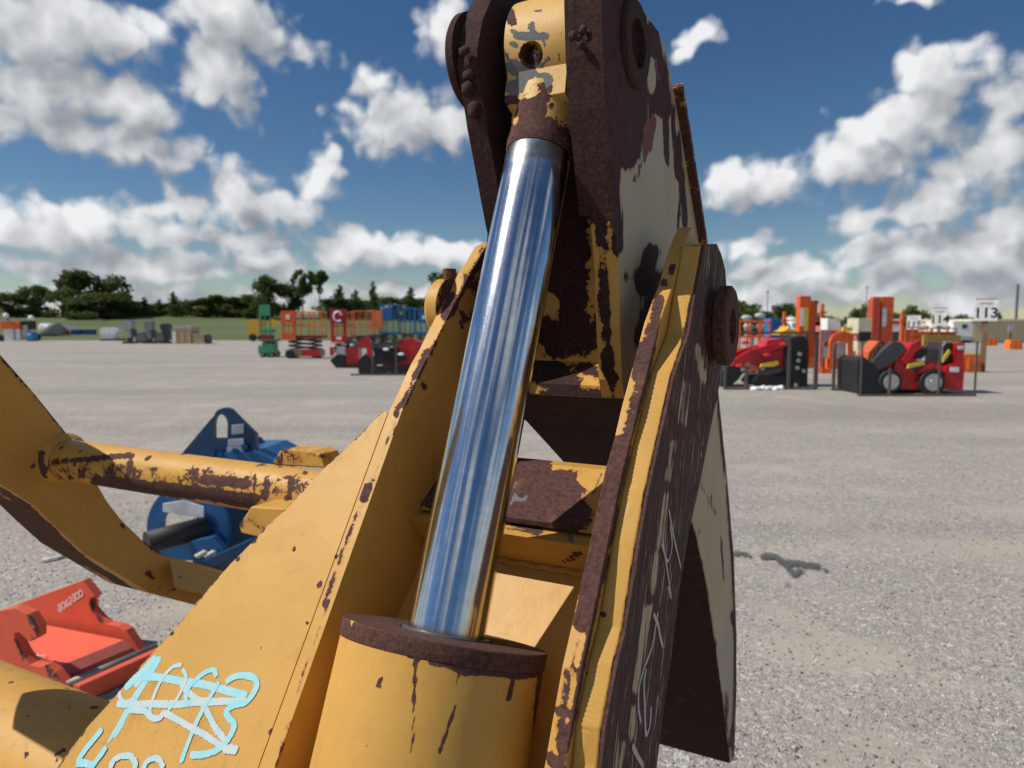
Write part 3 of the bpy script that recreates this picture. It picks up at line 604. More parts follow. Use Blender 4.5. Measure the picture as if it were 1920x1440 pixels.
def chrome():
    m_, nt, p, K = new_mat('chrome_rod'); tc = nd(nt, 'ShaderNodeTexCoord'); V = tc.outputs['Object']
    # streaks run along the rod: stretch the pattern in the rod's own direction
    mp = nd(nt, 'ShaderNodeMapping'); K(V, mp.inputs[0]); mp.vector_type = 'TEXTURE'; mp.inputs['Rotation'].default_value = (-math.atan2(ax[1], ax[2]), 0, 0); mp.inputs['Scale'].default_value = (1, 1, 60)
    s_ = noise(nt, mp.outputs[0], 260, 4, .7); b_ = noise(nt, V, 55, 5, .65); f = noise(nt, V, 520, 3, .6)
    vo = nd(nt, 'ShaderNodeTexVoronoi'); vo.inputs['Scale'].default_value = 48; K(V, vo.inputs['Vector'])
    spot = mrange(nt, mth(nt, 'SUBTRACT', mth(nt, 'MULTIPLY', mth(nt, 'POWER', nd_sep(nt, vo.outputs['Color']), 9), .16), vo.outputs['Distance']), -.01, .02)
    at_ = nd(nt, 'ShaderNodeAttribute', attribute_name='wear')
    col = mixc(nt, mrange(nt, b_, .35, .7), (.57, .595, .63), (.66, .68, .71)); col = mixc(nt, mth(nt, 'MULTIPLY', spot, .55), col, (.22, .25, .30))
    col = mixc(nt, mrange(nt, mth(nt, 'ADD', at_.outputs['Fac'], mth(nt, 'MULTIPLY', mth(nt, 'SUBTRACT', b_, .5), .7)), .42, .62), col, (.36, .36, .34))
    K(col, p.inputs['Base Color']); p.inputs['Metallic'].default_value = 1
    r = mth(nt, 'ADD', .135, mth(nt, 'ADD', mth(nt, 'MULTIPLY', mrange(nt, s_, .35, .7), .03), mth(nt, 'ADD', mth(nt, 'MULTIPLY', mrange(nt, f, .5, .7), .06), mth(nt, 'MULTIPLY', at_.outputs['Fac'], .22))))
    K(r, p.inputs['Roughness'])
    h = mth(nt, 'ADD', mth(nt, 'MULTIPLY', s_, .012), mth(nt, 'MULTIPLY', f, .10)); b = nd(nt, 'ShaderNodeBump'); b.inputs['Strength'].default_value = .35; b.inputs['Distance'].default_value = .00012; K(h, b.inputs['Height']); K(b.outputs[0], p.inputs['Normal'])
    return m_
rod = lathe('cylinder_rod', [(-.03, .0501), (.698, .0499), (.710, .046)], V3(0, 0, 0), ax, chrome(), barrel, 128)
rod['label'] = 'polished chrome rod'
set_attr(rod, 'wear', [([(930,275),(1065,285)], 34, .75), ([(945,330),(1060,340)], 12, .25)], 0)
# rod eye: knuckle cut from a profile in the (along, across) plane
bvec = np.array([0, ax[2], -ax[1]]); EY = .885; ER = .090
a0 = math.radians(140)
prof = [(EY + ER * math.cos(-a0 + k * 2 * a0 / 72), ER * math.sin(-a0 + k * 2 * a0 / 72)) for k in range(73)]
prof = [(.772, -.049)] + prof + [(.772, .049)]
eye = plate('rod_eye', prof, -.050, .050, ((0, 0, OZ), ax, bvec, (1, 0, 0)), M_EYE, barrel, step=.006, nside=18)
hole_c = pd(992, 102, pl(992, 102, 0)[1])
hp = np.array(pl(992, 102, -.006)); hp3 = V3(*hp)
axis_c = V3(0, *(ax * EY)[1:]); inward = Vector((0, axis_c.y - hp3.y, axis_c.z - hp3.z)).normalized()
surf = axis_c - inward * ER; surf.x = hp[0]
cut = MB().cyl(surf - inward * .03, surf + inward * .035, .0195, 40).out('cutter', M_SHADE_RUST, barrel)
boolean_cut(eye, [cut])
neck = lathe('rod_eye_neck', [(.700, .0505), (.714, .0520), (.738, .0505), (.80, .056)], V3(0, 0, 0), ax, M_EYE, barrel, 96, .005)
bv = eye.modifiers.new('bevel', 'BEVEL'); bv.width = .0035; bv.segments = 3; bv.limit_method = 'ANGLE'; bv.angle_limit = math.radians(50)
ez = lambda x, y: (820 + x / 6.4, y / 6.4)
EYE_WEAR = [([(992,102)], 27, 1.3), ([ez(880,150),ez(900,260)], 13, .95), ([ez(790,900),ez(800,950)], 10, .9), ([ez(760,1250),ez(1000,1250),ez(1100,1400)], 26, .95), ([ez(1240,1150),ez(1180,1440)], 22, 1.05), ([ez(1350,1050),ez(1250,1050)], 12, .9), ([ez(1380,1280)], 10, .7), ([(950,245),(1055,250)], 16, 1.0),
  ([(1052,60),(1046,150)], 3, .6), ([ez(950,1290),ez(850,1330)], 10, -.6), ([ez(1440,1250),ez(1450,1330)], 6, -.6), ([ez(1180,1100),ez(1000,1170)], 8, -.6), ([ez(780,1030)], 12, -.6), ([(1000,-20),(1060,-20)], 16, .8)]
set_attr(eye, 'wear', EYE_WEAR, base=-.1); set_attr(neck, 'wear', EYE_WEAR + [([(985,225),(1030,235)], 20, 1), ([(940,262),(1070,275)], 22, 1.1)], base=.2)
for q in (eye.data, neck.data):
    q.polygons.foreach_set('use_smooth', [True] * len(q.polygons)); q.set_sharp_from_angle(angle=math.radians(35))
set_attr(eye, 'grey', [([ez(1130,290),ez(1130,400)], 13, .75), ([ez(960,430),ez(1290,440)], 14, .9), ([ez(900,520),ez(960,560)], 10, .8), ([ez(880,370),ez(940,370)], 6, .7), ([ez(830,650),ez(860,700)], 7, .7), ([ez(920,800),ez(1100,880)], 24, 1.1), ([ez(900,1050),ez(1300,960)], 22, 1.1), ([ez(1250,800),ez(1340,700)], 7, .9), ([ez(1170,130),ez(1250,125)], 5, .75),
  ([ez(1290,500),ez(1300,560)], 6, .8), ([ez(1180,950)], 4, -.8)], base=-.3)
gp = surf + inward * .034
MB().cyl(gp, gp - inward * .012, .0062, 6).cyl(gp - inward * .012, gp - inward * .017, .0045, 12).sph(gp - inward * .019, .0036, 2).out('grease_nipple', plain('dull_steel', (.30, .28, .26), .45, .8), eye)
MB().sph(gp + Vector((.009, 0, -.004)), (.006, .004, .010), 2).sph(gp + Vector((-.006, 0, -.012)), (.004, .003, .007), 2).out('grease_lump', plain('old_grease', (.42, .42, .43), .25), eye)

# --- clamp arm
RL0, RL1, LL0, LL1 = .083, .121, -.113, -.078
RFRONT = [(1128,-60),(1128,0),(1130,100),(1135,200),(1143,300),(1152,400),(1160,510),(1162,607),(1166,713),(1171,748)]
RINNER = [(1215,805),(1262,885),(1300,985),(1322,1080),(1340,1200),(1355,1310),(1369,1430)]
RBACK = [(1376,1425),(1380,1300),(1380,1200),(1375,1050),(1362,900),(1345,735),(1325,560),(1308,440),(1285,300),(1262,165),(1250,100),(1235,60),(1195,5),(1160,-60)]
f_du, i_du, b_du = du(RFRONT, RL1), du(RINNER, RL1), du(RBACK, RL1)
rclamp = plate('clamp_plate', f_du + i_du + b_du, RL0, RL1, LF, [M_CLAMP, M_CREAM], G, step=.016, nside=4, front_mat=1)
rclamp['label'] = 'right clamp plate, rusted at the top and cream below'
set_attr(rclamp, 'wear', [([(1095,-40),(1100,200),(1115,380)], 60, 1.1), ([(1120,380),(1128,470),(1140,700)], 17, .62), ([(1132,560),(1150,740)], 12, .9), ([(1165,0),(1170,150),(1165,270)], 62, 1.15), ([(1150,300),(1157,470)], 17, .95), ([(1215,60),(1232,130),(1240,200)], 30, .9), ([(1246,180),(1250,300)], 8, .85), ([(1270,250),(1285,420)], 9, .62), ([(1262,210),(1268,330)], 6, .8), ([(1215,180),(1210,270)], 22, .60),
  ([(1222,470),(1205,540)], 22, .9), ([(1180,520),(1240,520),(1200,640)], 26, .6), ([(1270,430),(1280,330)], 5, .6), ([(1225,120),(1222,165)], 8, -.4), ([(1352,1005),(1357,1090)], 4, .6), ([(1372,1150),(1374,1170)], 5, .8), ([(1300,880),(1340,960)], 5, .5), ([(1310,1000),(1335,930)], 4, .5), ([(1345,735),(1362,900),(1375,1050),(1380,1200),(1377,1420)], 8, .62), ([(1305,1000),(1340,1200),(1368,1425)], 5, .5), ([(1360,1300),(1372,1400)], 9, .55)], base=.0)
set_attr(rclamp, 'grey', [([(1222,225),(1212,280)], 20, .72), ([(1205,300),(1190,340)], 13, .62), ([(1228,110),(1236,150)], 8, .7)], -.45)
# the left plate shares the profile; its front edge is read from the photograph
lf = du([(889,-70),(887,0),(867,47),(858,94),(857,125),(865,172),(873,219),(876,240),(891,318),(907,404),(914,438)], LL0)
lclamp = plate('clamp_plate', lf + f_du[6:] + i_du + b_du[:-3] + du([(1005,30),(975,-35)], LL1), LL0, LL1, LF, M_CLAMP, G, step=.016, nside=4)
lclamp['label'] = 'left clamp plate, shade-darkened rust all over'; set_attr(lclamp, 'wear', [], 1.15)
def prism_l(name, prof_du, l0, l1, mat, step=.02, parent=G, bevel=0, nside=12):
    return plate(name, prof_du, l0, l1, LF, mat, parent, step=step, nside=nside, bevel=bevel)
def offset(P, t):
    P = np.array(P); T = np.gradient(P, axis=0); T /= np.linalg.norm(T, axis=1)[:, None]; return [tuple(p) for p in P + np.stack([-T[:, 1], T[:, 0]], 1) * t]
# thicker pads round the eye pin on the inside and outside of the plates
def ring_poly(c, r, n=36): return [(c[0] + r * math.cos(2 * math.pi * k / n), c[1] + r * math.sin(2 * math.pi * k / n)) for k in range(n)]
EC = tuple((ax * EY)[1:])
pad_du = f_du[:6] + [(f_du[5][0] + .05, f_du[5][1]), (EC[0] + .12, EC[1] - .06), (EC[0] + .11, EC[1] + .07), (EC[0] + .02, EC[1] + .14)]
pad = plate('ear_pad', pad_du, .066, RL0 - .0004, LF, M_SHADE_RUST, rclamp, step=.02); set_attr(pad, 'wear', [], 1)
cboss = pl(1205, 118, .14)
lathe('pin_boss', [(0, .001), (0, .066), (.005, .065), (.009, .060), (.009, .036), (-.014, .034), (-.014, .001)], V3(RL1, EC[0] + .012, EC[1] + .005), (1, 0, 0), M_SHADE_RUST, rclamp)
lathe('pin_cap', [(0, .001), (0, .060), (.003, .060), (.0031, .076), (.014, .076), (.018, .072), (.018, .001)], V3(LL0, EC[0] - .058, EC[1] - .008), (-1, 0, 0), M_SHADE_RUST, lclamp)
lathe('eye_pin', [(-.08, .001), (-.08, .035), (.07, .035), (.07, .001)], V3(0, *EC), (1, 0, 0), M_SHADE_RUST, rclamp)
# clumps of weld and scale on the ears
bm_ = MB(); r5 = random.Random(11)
for (x, y, n_) in [(1078,66,7),(1098,60,7),(1108,68,7),(1120,76,6),(1086,82,5),(1138,95,5),(1150,105,5)]:
    for _ in range(n_):
        p = pl(x + r5.uniform(-7, 7), y + r5.uniform(-6, 6), r5.uniform(.075, .118)); bm_.sph(V3(p[0], p[1] - .001, p[2]), (r5.uniform(.003, .007), r5.uniform(.003, .006), r5.uniform(.004, .008)), 1)
bm_.out('weld_spatter', M_SHADE_RUST, rclamp, smooth=True)
bm_ = MB()
for (x, y) in [(862,95),(870,140),(880,150),(868,165),(885,190),(880,205),(893,212),(872,120)]:
    p = pl(x + 8, y, -.095); bm_.sph(V3(p[0], p[1] + .001, p[2]), (r5.uniform(.008, .014), .006, r5.uniform(.008, .016)), 1)
bm_.out('rust_scale', M_SHADE_RUST, lclamp, smooth=True)
for o in list(rclamp.children) + list(lclamp.children):
    if o.data and 'wear' not in o.data.attributes: set_attr(o, 'wear', [], 1)
# cover between the plates, step below it, then the curved inner wrap down to the tip
dF = lambda y: f_du[[i for i, p in enumerate(RFRONT) if p[1] == y][0]]
c0_, c1_, c2_ = dF(510), dF(607), dF(713)
cov = [(c0_[0] + .105, c0_[1] + .16), (c0_[0] + .10, c0_[1]), (c1_[0] + .09, c1_[1]), (c2_[0] + .075, c2_[1] + .022), (c2_[0] + .095, c2_[1] + .022), (c1_[0] + .11, c1_[1]), (c0_[0] + .12, c0_[1]), (c0_[0] + .125, c0_[1] + .16)]
cover = prism_l('cover_plate', cov, LL1 + .0004, RL0 - .0004, M_CLAMP, nside=10)
z7 = lambda x, y: (950 + x / 6.4, 560 + y / 6.4)
set_attr(cover, 'wear', [([z7(500,420),z7(700,500),z7(880,480)], 50, 1.0), ([z7(850,0),z7(800,200)], 36, 1.0), ([(1060,300),(1060,540)], 60, 1.0), ([z7(1040,650),z7(980,700)], 14, .3), ([z7(560,80)], 16, -.2)], base=.05)
led = [(c2_[0] + .022, c2_[1] - .012), (c2_[0] + .076, c2_[1] + .024), (c2_[0] + .11, c2_[1] + .024), (c2_[0] + .11, c2_[1] - .03), (c2_[0] + .022, c2_[1] - .03)]
ledge = prism_l('weld_ledge', led, LL1 + .0004, RL0 - .0004, M_CLAMP, step=.012)
set_attr(ledge, 'wear', [([z7(350,800),z7(700,1050)], 40, .8), ([z7(900,820),z7(1150,900)], 14, .8), ([z7(500,1150),z7(1200,1180)], 18, .9), ([(1000,690),(1030,705)], 14, .8)], base=.42)  # cover and ledge rusted heavier, partly as a stand-in for shade
inner = [f_du[-1]] + i_du; inn = [(p[0] - .0015, p[1] - .0015) for p in inner]
wrap = prism_l('inner_wrap', [(c2_[0] + .012, c2_[1] - .0305)] + inn + [(inn[-1][0] + .02, inn[-1][1] + .01)] + [(p[0] + .022, p[1] + .014) for p in inn[::-1]] + [(c2_[0] + .04, c2_[1] - .0305)], LL0 - .001, RL1 - .0015, M_SHADE_RUST, step=.025)
set_attr(wrap, 'wear', [], 1)
bk = b_du[:-4]; bo = offset(bk, -.014); bo2 = offset(bk, -.0004)
if np.mean(np.array(bo)[:, 0]) < np.mean(np.array(bk)[:, 0]): bo, bo2 = offset(bk, .014), offset(bk, .0004)
kk = [i for i, p in enumerate(RBACK) if p[1] == 560][0]
M_BACK = worn('back_wrap_paint', scale=22, bias=.25)
back = prism_l('back_wrap', bo2[kk:] + bo[kk:][::-1], -.125, .137, M_BACK, step=.02); set_attr(back, 'wear', [([(1270,180),(1290,300),(1312,440)], 20, .42)], .2)
back2 = prism_l('back_wrap', bo2[:kk + 1] + bo[:kk + 1][::-1], LL0, RL1 - .0008, M_BACK, step=.025); set_attr(back2, 'wear', [], .4)

# --- box beam and sloping back plate between the side plates
ud = lambda x, y, d: (d, pd(x, y, d)[2])
bt = [ud(1052, 873, .30), ud(1020, 979, .195)]
beam_poly = [bt[0], bt[1], (bt[1][0] + .002, bt[1][1] - .008), (bt[1][0] + .03, bt[1][1] - .010), (.34, bt[0][1] - .03), (.34, bt[0][1] - .002)]
beam = plate('beam_top', beam_poly, -WI + .0004, WI - .0004, LF, M_BEAM, G, step=.010, nside=34)
b2 = lambda x, y: (900 + x / 6.4, 820 + y / 6.4)
set_attr(beam, 'wear', [([b2(400,500),b2(900,480),b2(1050,520)], 60, 1.0), ([b2(400,850),b2(1100,900)], 55, 1.0), ([b2(500,330),b2(560,380)], 16, .9), ([b2(1300,620)], 9, .9), ([b2(1130,700),b2(1230,700)], 8, .62), ([b2(1280,480),b2(1420,560)], 24, -.4), ([b2(900,335),b2(1450,370)], 10, -.4), ([b2(1150,650),b2(1260,780)], 6, .1), ([b2(-600,600),b2(300,700)], 60, 1.)], base=.0)
set_attr(beam, 'grey', [([b2(930,370)], 10, .8), ([b2(1390,550)], 5, .9), ([b2(480,750),b2(560,720)], 10, .75), ([b2(430,560),b2(380,800)], 9, .7), ([b2(1450,440),b2(1330,700)], 4, .6)], base=-.4)
wl = [ud(1013, 997, .193), ud(1012, 1011, .162), ud(1012, 1021, .174), (.216, ud(1020, 1062, .216)[1]), (.28, ud(1020, 1062, .216)[1]), (.28, bt[1][1] - .012), (.224, bt[1][1] - .012)]
lip = plate('beam_front', wl, -WI + .0004, WI - .0004, LF, M_BEAM, G, step=.008, nside=40)
set_attr(lip, 'wear', [([b2(400,1000),b2(560,1050),b2(700,1120)], 16, .70), ([b2(780,1000),b2(1150,1060)], 8, .7), ([b2(300,1090),b2(700,1140)], 5, .6), ([b2(1180,1400),b2(1120,1430)], 9, .85), ([(1060,1052),(1075,1045)], 8, .8)], base=.06)
set_attr(lip, 'grey', [([b2(1080,1170),b2(1090,1230)], 11, .85)], base=-.4)
kb = ud(1000, 1440, .03); kt = ud(1020, 1064, .214)
ext = (kb[0] + (kb[0] - kt[0]) * .6, kb[1] + (kb[1] - kt[1]) * .6)
bp = [kt, ext, (ext[0] + .03, ext[1]), (kt[0] + .03, kt[1])]
backp = plate('back_plate', bp, -WI + .0004, WI - .0004, LF, worn('back_plate_paint', scale=60, prough=.36, grey=1, specks=.1), G, step=.012, nside=30)
set_attr(backp, 'wear', [([(1075,1090),(1090,1110)], 10, .3)], base=-.25)
set_attr(backp, 'grey', [([(1052,1098),(1070,1085)], 7, .75), ([(1080,1104)], 5, .7), ([(1030,1195)], 4, .6)], base=-.35)
weldb = MB()
for k in range(64):
    l = -.165 + .33 * k / 63; weldb.sph(V3(l, kt[0] - .002, kt[1] + .001 + .0008 * math.sin(k)), (.0042, .0065, .0065), 1)
wb = weldb.out('weld_bead', M_WELD, G, smooth=True); set_attr(wb, 'wear', [], -.05)

# --- cross tube, torque tube and the curved left tine
def tangent_axis(px, py, d, r, sgn=-1):
    """axis (d, u) of a tube along l whose upper outline runs through a pixel"""
    c = loc(CAM)[1:]; R_ = ray(px, py); w = np.array([R_ @ D_, R_[2]]); w /= np.linalg.norm(w); n_ = np.array([-w[1], w[0]])
    n_ = n_ if n_[1] > 0 else -n_; t = (d - c[0] + n_[0] * r) / w[0]; return c + w * t - n_ * r
LT = -1.28
c = loc(CAM)[1:]; ra, rb = ray(350, 851), ray(350, 938); wa, wb_ = (np.array([q @ D_, q[2]]) for q in (ra, rb)); wa /= np.linalg.norm(wa); wb_ /= np.linalg.norm(wb_)
half = math.acos(wa @ wb_) / 2; bis = (wa + wb_) / np.linalg.norm(wa + wb_); tt = (.29 - c[0]) / bis[0]; tr = tt * math.sin(half); tc_ = c + bis * tt
ctube = lathe('cross_tube', [(0, tr), (1.09, tr)], V3(LT, *tc_), (1, 0, 0), M_TUBE, G, 80, .006)
ctube['label'] = 'round cross tube with rust blistering along its underside'
tz = lambda x, y: (x / 3, 640 + y / 3)
set_attr(ctube, 'wear', [([tz(300,680),tz(520,660),tz(740,640)], 9, .78), ([tz(320,740),tz(500,740),tz(750,720)], 20, .50), ([tz(550,790),tz(900,830),tz(1200,860),tz(1400,900)], 20, 1.0), ([tz(1150,780),tz(1380,800)], 16, .9), ([tz(740,680),tz(720,760)], 9, .75), ([tz(300,700),tz(800,740),tz(1300,780),tz(1750,830)], 32, .40), ([tz(1450,800),tz(1760,840)], 30, .47), ([tz(1430,880)], 15, 1.0), ([tz(1500,790),tz(1490,880)], 9, .85), ([tz(1440,760),tz(1430,830)], 6, .8), ([tz(1640,780),tz(1630,880)], 8, .8), ([tz(1720,740)], 7, .7), ([tz(240,600),tz(260,760)], 14, .9), ([tz(1400,680),tz(1700,700)], 14, .30)], base=-.06)
TO = [(-60,597),(0,665),(60,733),(130,820),(152,850),(172,890),(200,940),(227,975),(265,1012),(310,1043),(367,1056),(425,1073),(540,1100),(560,1200),(430,1150),(360,1133),(283,1113),(217,1073),(157,1037),(110,993),(67,950),(0,907),(-60,866)]
tine = plate('left_tine', [(-.62, .84), (-.44, .90), (-.20, .72)] + du(TO, LT) + [(-.05, -.08), (-.18, .02), (-.49, .59)], LT - .18, LT, LF, worn('tine_paint', scale=20, specks=.5), G, step=.02, nside=6)  # outer points add an unseen arm, shaped to shade the torque tube
tine['label'] = 'curved yellow tine at the left edge with a rusty underside'
set_attr(tine, 'wear', [([(0,915),(67,962),(110,1005),(157,1050),(217,1088),(283,1128),(360,1148)], 9, .9), ([(30,965),(90,1015),(140,1075),(190,1120),(260,1150),(330,1180)], 34, 1.1), ([(-40,925),(40,985)], 30, 1.1), ([(95,1030),(170,1105)], 30, 1.1), ([(0,668),(60,736),(130,823)], 5, .6), ([(270,1076),(285,1080)], 7, .9), ([(300,1105),(340,1105)], 6, .7), ([(60,870),(85,885)], 9, .6), ([(225,980),(265,1015),(310,1043)], 4, .6)], base=0)
lathe('tube_collar', [(0, tr + .016), (.010, tr + .012), (.022, tr + .001)], V3(LT, *tc_), (1, 0, 0), worn('collar_paint', scale=30), tine)
set_attr(tine.children[0], 'wear', [([(45,840),(40,880)], 6, .6), ([(78,850),(85,890)], 12, .8)], 0)
# raised strip added on the tine's lower end, tipped up as its sunlit patch
sh = [V3(*pl(318, 1050, LT + .012)), V3(*pl(430, 1075, LT + .012)), V3(*pl(545, 1150, LT + .075)), V3(*pl(430, 1122, LT + .075)), V3(*pl(326, 1100, LT + .07))]
lit_strip = MB().poly3(sh, (-.004, .012, -.012)).out('sunlit_strip', worn('strip_paint', scale=30), tine, .002); set_attr(lit_strip, 'wear', [], .05)
tq = tangent_axis(105, 1277, .13, .155)
torque = lathe('torque_tube', [(-.7, .001), (-.7, .155), (1.072, .155), (1.072, .001)], V3(LT, *tq), (1, 0, 0), worn('torque_tube_paint', scale=40, specks=1.1), G, 160, .007)
torque['label'] = 'thick torque tube in the lower left corner'
set_attr(torque, 'wear', [([(49,1416)], 7, .95), ([(69,1427)], 5, .95), ([(106,1427)], 6, .9), ([(105,1415),(122,1405)], 5, .8), ([(40,1372)], 4, .7), ([(130,1327)], 4, .8), ([(52,1344)], 4, .8)], base=-.08)
# legs and ground skids that carry the frame
M_LEG = worn('leg_paint', scale=20, specks=.6)
for l_, d1 in ((-1.2, .8), (-.30, .9), (.12, 1.3)):
    o = MB().box(l_ - .05, l_ + .05, .05, .21, .08, OZ + tq[1] - .10).out('leg', M_LEG, G, .004); set_attr(o, 'wear', [], .1)
    o = MB().box(l_ - .09, l_ + .09, -.15, d1, 0, .08).out('ground_skid', M_SHADE_RUST, G, .006); set_attr(o, 'wear', [], 1)
# stop blocks on the cross tube
blk = []
for (poly, d0, d1, nm) in [([(508,872),(524,846),(533,842),(585,845),(600,852),(610,878)], .345, .40, 'stop_block'), ([(447,985),(470,950),(560,955),(560,1000),(545,1022),(452,1000)], .18, .28, 'stop_block')]:
    P = [V3(*pd(x, y, d0)) for x, y in poly]; o = MB().poly3(P, (0, d1 - d0, 0)).out(nm, worn('block_paint_%d' % len(blk), scale=36), G, .003); blk.append(o)
    set_attr(o, 'wear', [([(508,870),(530,843),(600,850)], 5, .55), ([(450,985),(520,1000)], 10, .6)], .04)

# ------------------------------------------------------------------ things on the lot behind
class Rig:
    """a thing standing on the ground below one pixel; its own x and z follow the photograph's scale at that distance"""
    def __init__(s, name, label, cat, px, py, group=None, z0=None):
        p = gnd(px, py); s.s = float((p - CAM) @ FW) / F; s.px, s.py = px, py
        s.o = empty(name, p); tag(s.o, label, cat, group)
    def X(s, px): return (px - s.px) * s.s
    def Z(s, py): return (s.py - py) * s.s
    def box(s, name, mat, a, b, y0, y1, c, d, parent=None):
        return MB().box(s.X(a), s.X(b), y0, y1, s.Z(d), s.Z(c)).out(name, mat, parent or s.o)
    def poly(s, name, mat, pts, y0, y1, parent=None):
        return MB().prism([(s.X(a), s.Z(b)) for a, b in pts], y0, y1).out(name, mat, parent or s.o)
    def bar(s, name, mat, pts, r, parent=None, seg=8):
        m_ = MB()
        for (a, b) in zip(pts[:-1], pts[1:]): m_.cyl((s.X(a[0]), a[1], s.Z(a[2])), (s.X(b[0]), b[1], s.Z(b[2])), r, seg)
        return m_.out(name, mat, parent or s.o)
    def wheel(s, px, py, rpx, y0, y1, rim=None, rimr=.68):
        r = rpx * s.s; c0, c1 = (s.X(px), y0, s.Z(py)), (s.X(px), y1, s.Z(py))
        t = MB().cyl(c0, c1, r, 28).out('wheel', BLACK, s.o, .02)
        if rim: MB().cyl((c0[0], y0 - .012, c0[2]), (c0[0], y0 + .03, c0[2]), r * rimr, 24, r * rimr * .9).cyl((c0[0], y0 - .03, c0[2]), (c0[0], y0, c0[2]), r * .25, 12).out('rim', rim, t)
        return t
RED = plain('red_paint', (.52, .012, .020), .32); DRED = plain('dark_red_paint', (.22, .012, .015), .5); ORG = plain('orange_paint', (.72, .105, .012), .4); DORG = plain('dull_orange_paint', (.55, .11, .03), .55)
BLACK = plain('black_rubber', (.016, .016, .018), .65); DGREY = plain('dark_grey', (.06, .062, .068), .5); LGREY = plain('light_grey', (.42, .43, .45), .4); WHITE = plain('white_paint', (.78, .78, .77), .4)
STEEL = plain('steel', (.55, .56, .58), .3, .9); BLUE = plain('blue_paint', (.012, .13, .36), .4); GREEN = plain('green_paint', (.05, .30, .14), .45); TAN = plain('tan_paint', (.36, .29, .17), .6); WOOD = plain('crate_wood', (.52, .38, .22), .8, 0, .3)
YELW = plain('bright_yellow', (.75, .55, .05), .45); GYEL = plain('machine_yellow', (.68, .38, .04), .45); CAGE = plain('cage_steel', (.10, .085, .075), .6); CREAMP = plain('pale_cream', (.62, .58, .42), .5); BEIGE = plain('beige_wall', (.60, .53, .36), .8, 0, .06)
POSTW = plain('post_wood', (.20, .13, .075), .85, 0, .3); CARD = plain('cardboard', (.50, .36, .22), .85)
def text_mesh(name, body, size, mat, parent, M):
    cu = bpy.data.curves.new(name, 'FONT'); cu.body = body; cu.size = size; cu.align_x = 'CENTER'; cu.align_y = 'CENTER'; cu.extrude = .004; cu.offset = size * .018
    t = bpy.data.objects.new('tmp', cu); COL.objects.link(t); me = bpy.data.meshes.new_from_object(t.evaluated_get(bpy.context.evaluated_depsgraph_get())); bpy.data.objects.remove(t, do_unlink=True); bpy.data.curves.remove(cu)
    o = link(name, me, mat, parent); o.matrix_basis = M; return o
UPR = Matrix.Rotation(math.pi / 2, 4, 'X')

# --- red wheeled skid steer in its shipping cage
r = Rig('skid_steer', 'red wheeled skid steer loader with silver rims inside a steel cage', 'loader', 1705, 738)
r.poly('bucket_plate', BLACK, [(1604,736),(1602,676),(1612,668),(1634,684),(1648,705),(1656,722),(1650,736)], -.1, .95)
r.poly('lift_arm', DGREY, [(1617,694),(1631,702),(1664,684),(1690,660),(1692,650),(1682,641),(1668,641),(1652,655)], -.05, .12)
r.poly('lift_arm', DGREY, [(1617,694),(1631,702),(1664,684),(1690,660),(1692,650),(1682,641),(1668,641),(1652,655)], .75, .92)
r.poly('body', RED, [(1674,702),(1676,676),(1690,662),(1700,648),(1712,642),(1722,650),(1718,672),(1706,688),(1714,700),(1728,690),(1740,678),(1756,678),(1768,688),(1768,728),(1690,730),(1680,718)], 0, .85)
r.poly('front_panel', RED, [(1684,676),(1702,645),(1712,641),(1722,650),(1708,662),(1692,682)], -.08, .02)
r.poly('seat_well', BLACK, [(1708,672),(1716,658),(1732,650),(1734,662),(1722,674)], -.03, .5)
o = r.poly('rear_housing', RED, [(1766,730),(1767,688),(1780,682),(1803,680),(1802,731)], -.06, .9)
r.box('emblem', WHITE, 1776, 1792, -.075, -.06, 688, 697, o)
o = r.box('rear_tower', RED, 1788, 1804, 0, .8, 643, 682); r.box('emblem', WHITE, 1791, 1801, -.015, 0, 648, 655, o)
r.poly('operator_pad', BLACK, [(1764,682),(1762,655),(1770,643),(1786,643),(1788,680)], .1, .7)
r.poly('pad_stripe', YELW, [(1768,680),(1770,668),(1778,656),(1782,660),(1775,672)], .06, .1); r.bar('grab_bar', STEEL, [(1762, 0, 676), (1761, 0, 652), (1768, 0, 641), (1778, 0, 641)], .022)
r.poly('warning_stripe', YELW, [(1694,690),(1696,682),(1724,677),(1727,683)], -.12, -.08); r.poly('fender', RED, [(1716,700),(1728,686),(1742,682),(1756,686),(1764,698),(1756,694),(1742,690),(1728,694)], -.12, .0)
r.box('underbody', DRED, 1676, 1770, .05, .8, 700, 732); r.bar('hydraulic_hose', BLACK, [(1625, 0, 690), (1640, .1, 664), (1652, .2, 650)], .03); r.poly('front_guard', DORG, [(1630,690),(1634,662),(1652,640),(1660,648),(1646,672)], .2, .7)
for (x, y, q) in [(1663, 715, 21.5), (1741, 716, 23.5)]: r.wheel(x, y, q, -.16, .08, STEEL); r.wheel(x, y, q, .80, 1.02)
c_ = Rig('shipping_cage', 'dark steel shipping cage around the red wheeled skid steer', 'cage', 1710, 741)
for nm, a, b, y0, y1, z0, z1 in [('post',1602,1605,-.25,-.22,640,741),('post',1813,1816,-.25,-.22,640,741),('post',1655,1659,-.25,-.21,690,741),('post',1746,1749,-.25,-.22,642,741),('post',1601,1606,1.1,1.16,648,738),('post',1811,1816,1.1,1.16,648,738),('base_rail',1600,1817,-.26,-.18,737,742),('base_rail',1600,1817,1.08,1.16,736,740)]:
    c_.box(nm, CAGE, a, b, y0, y1, z0, z1)

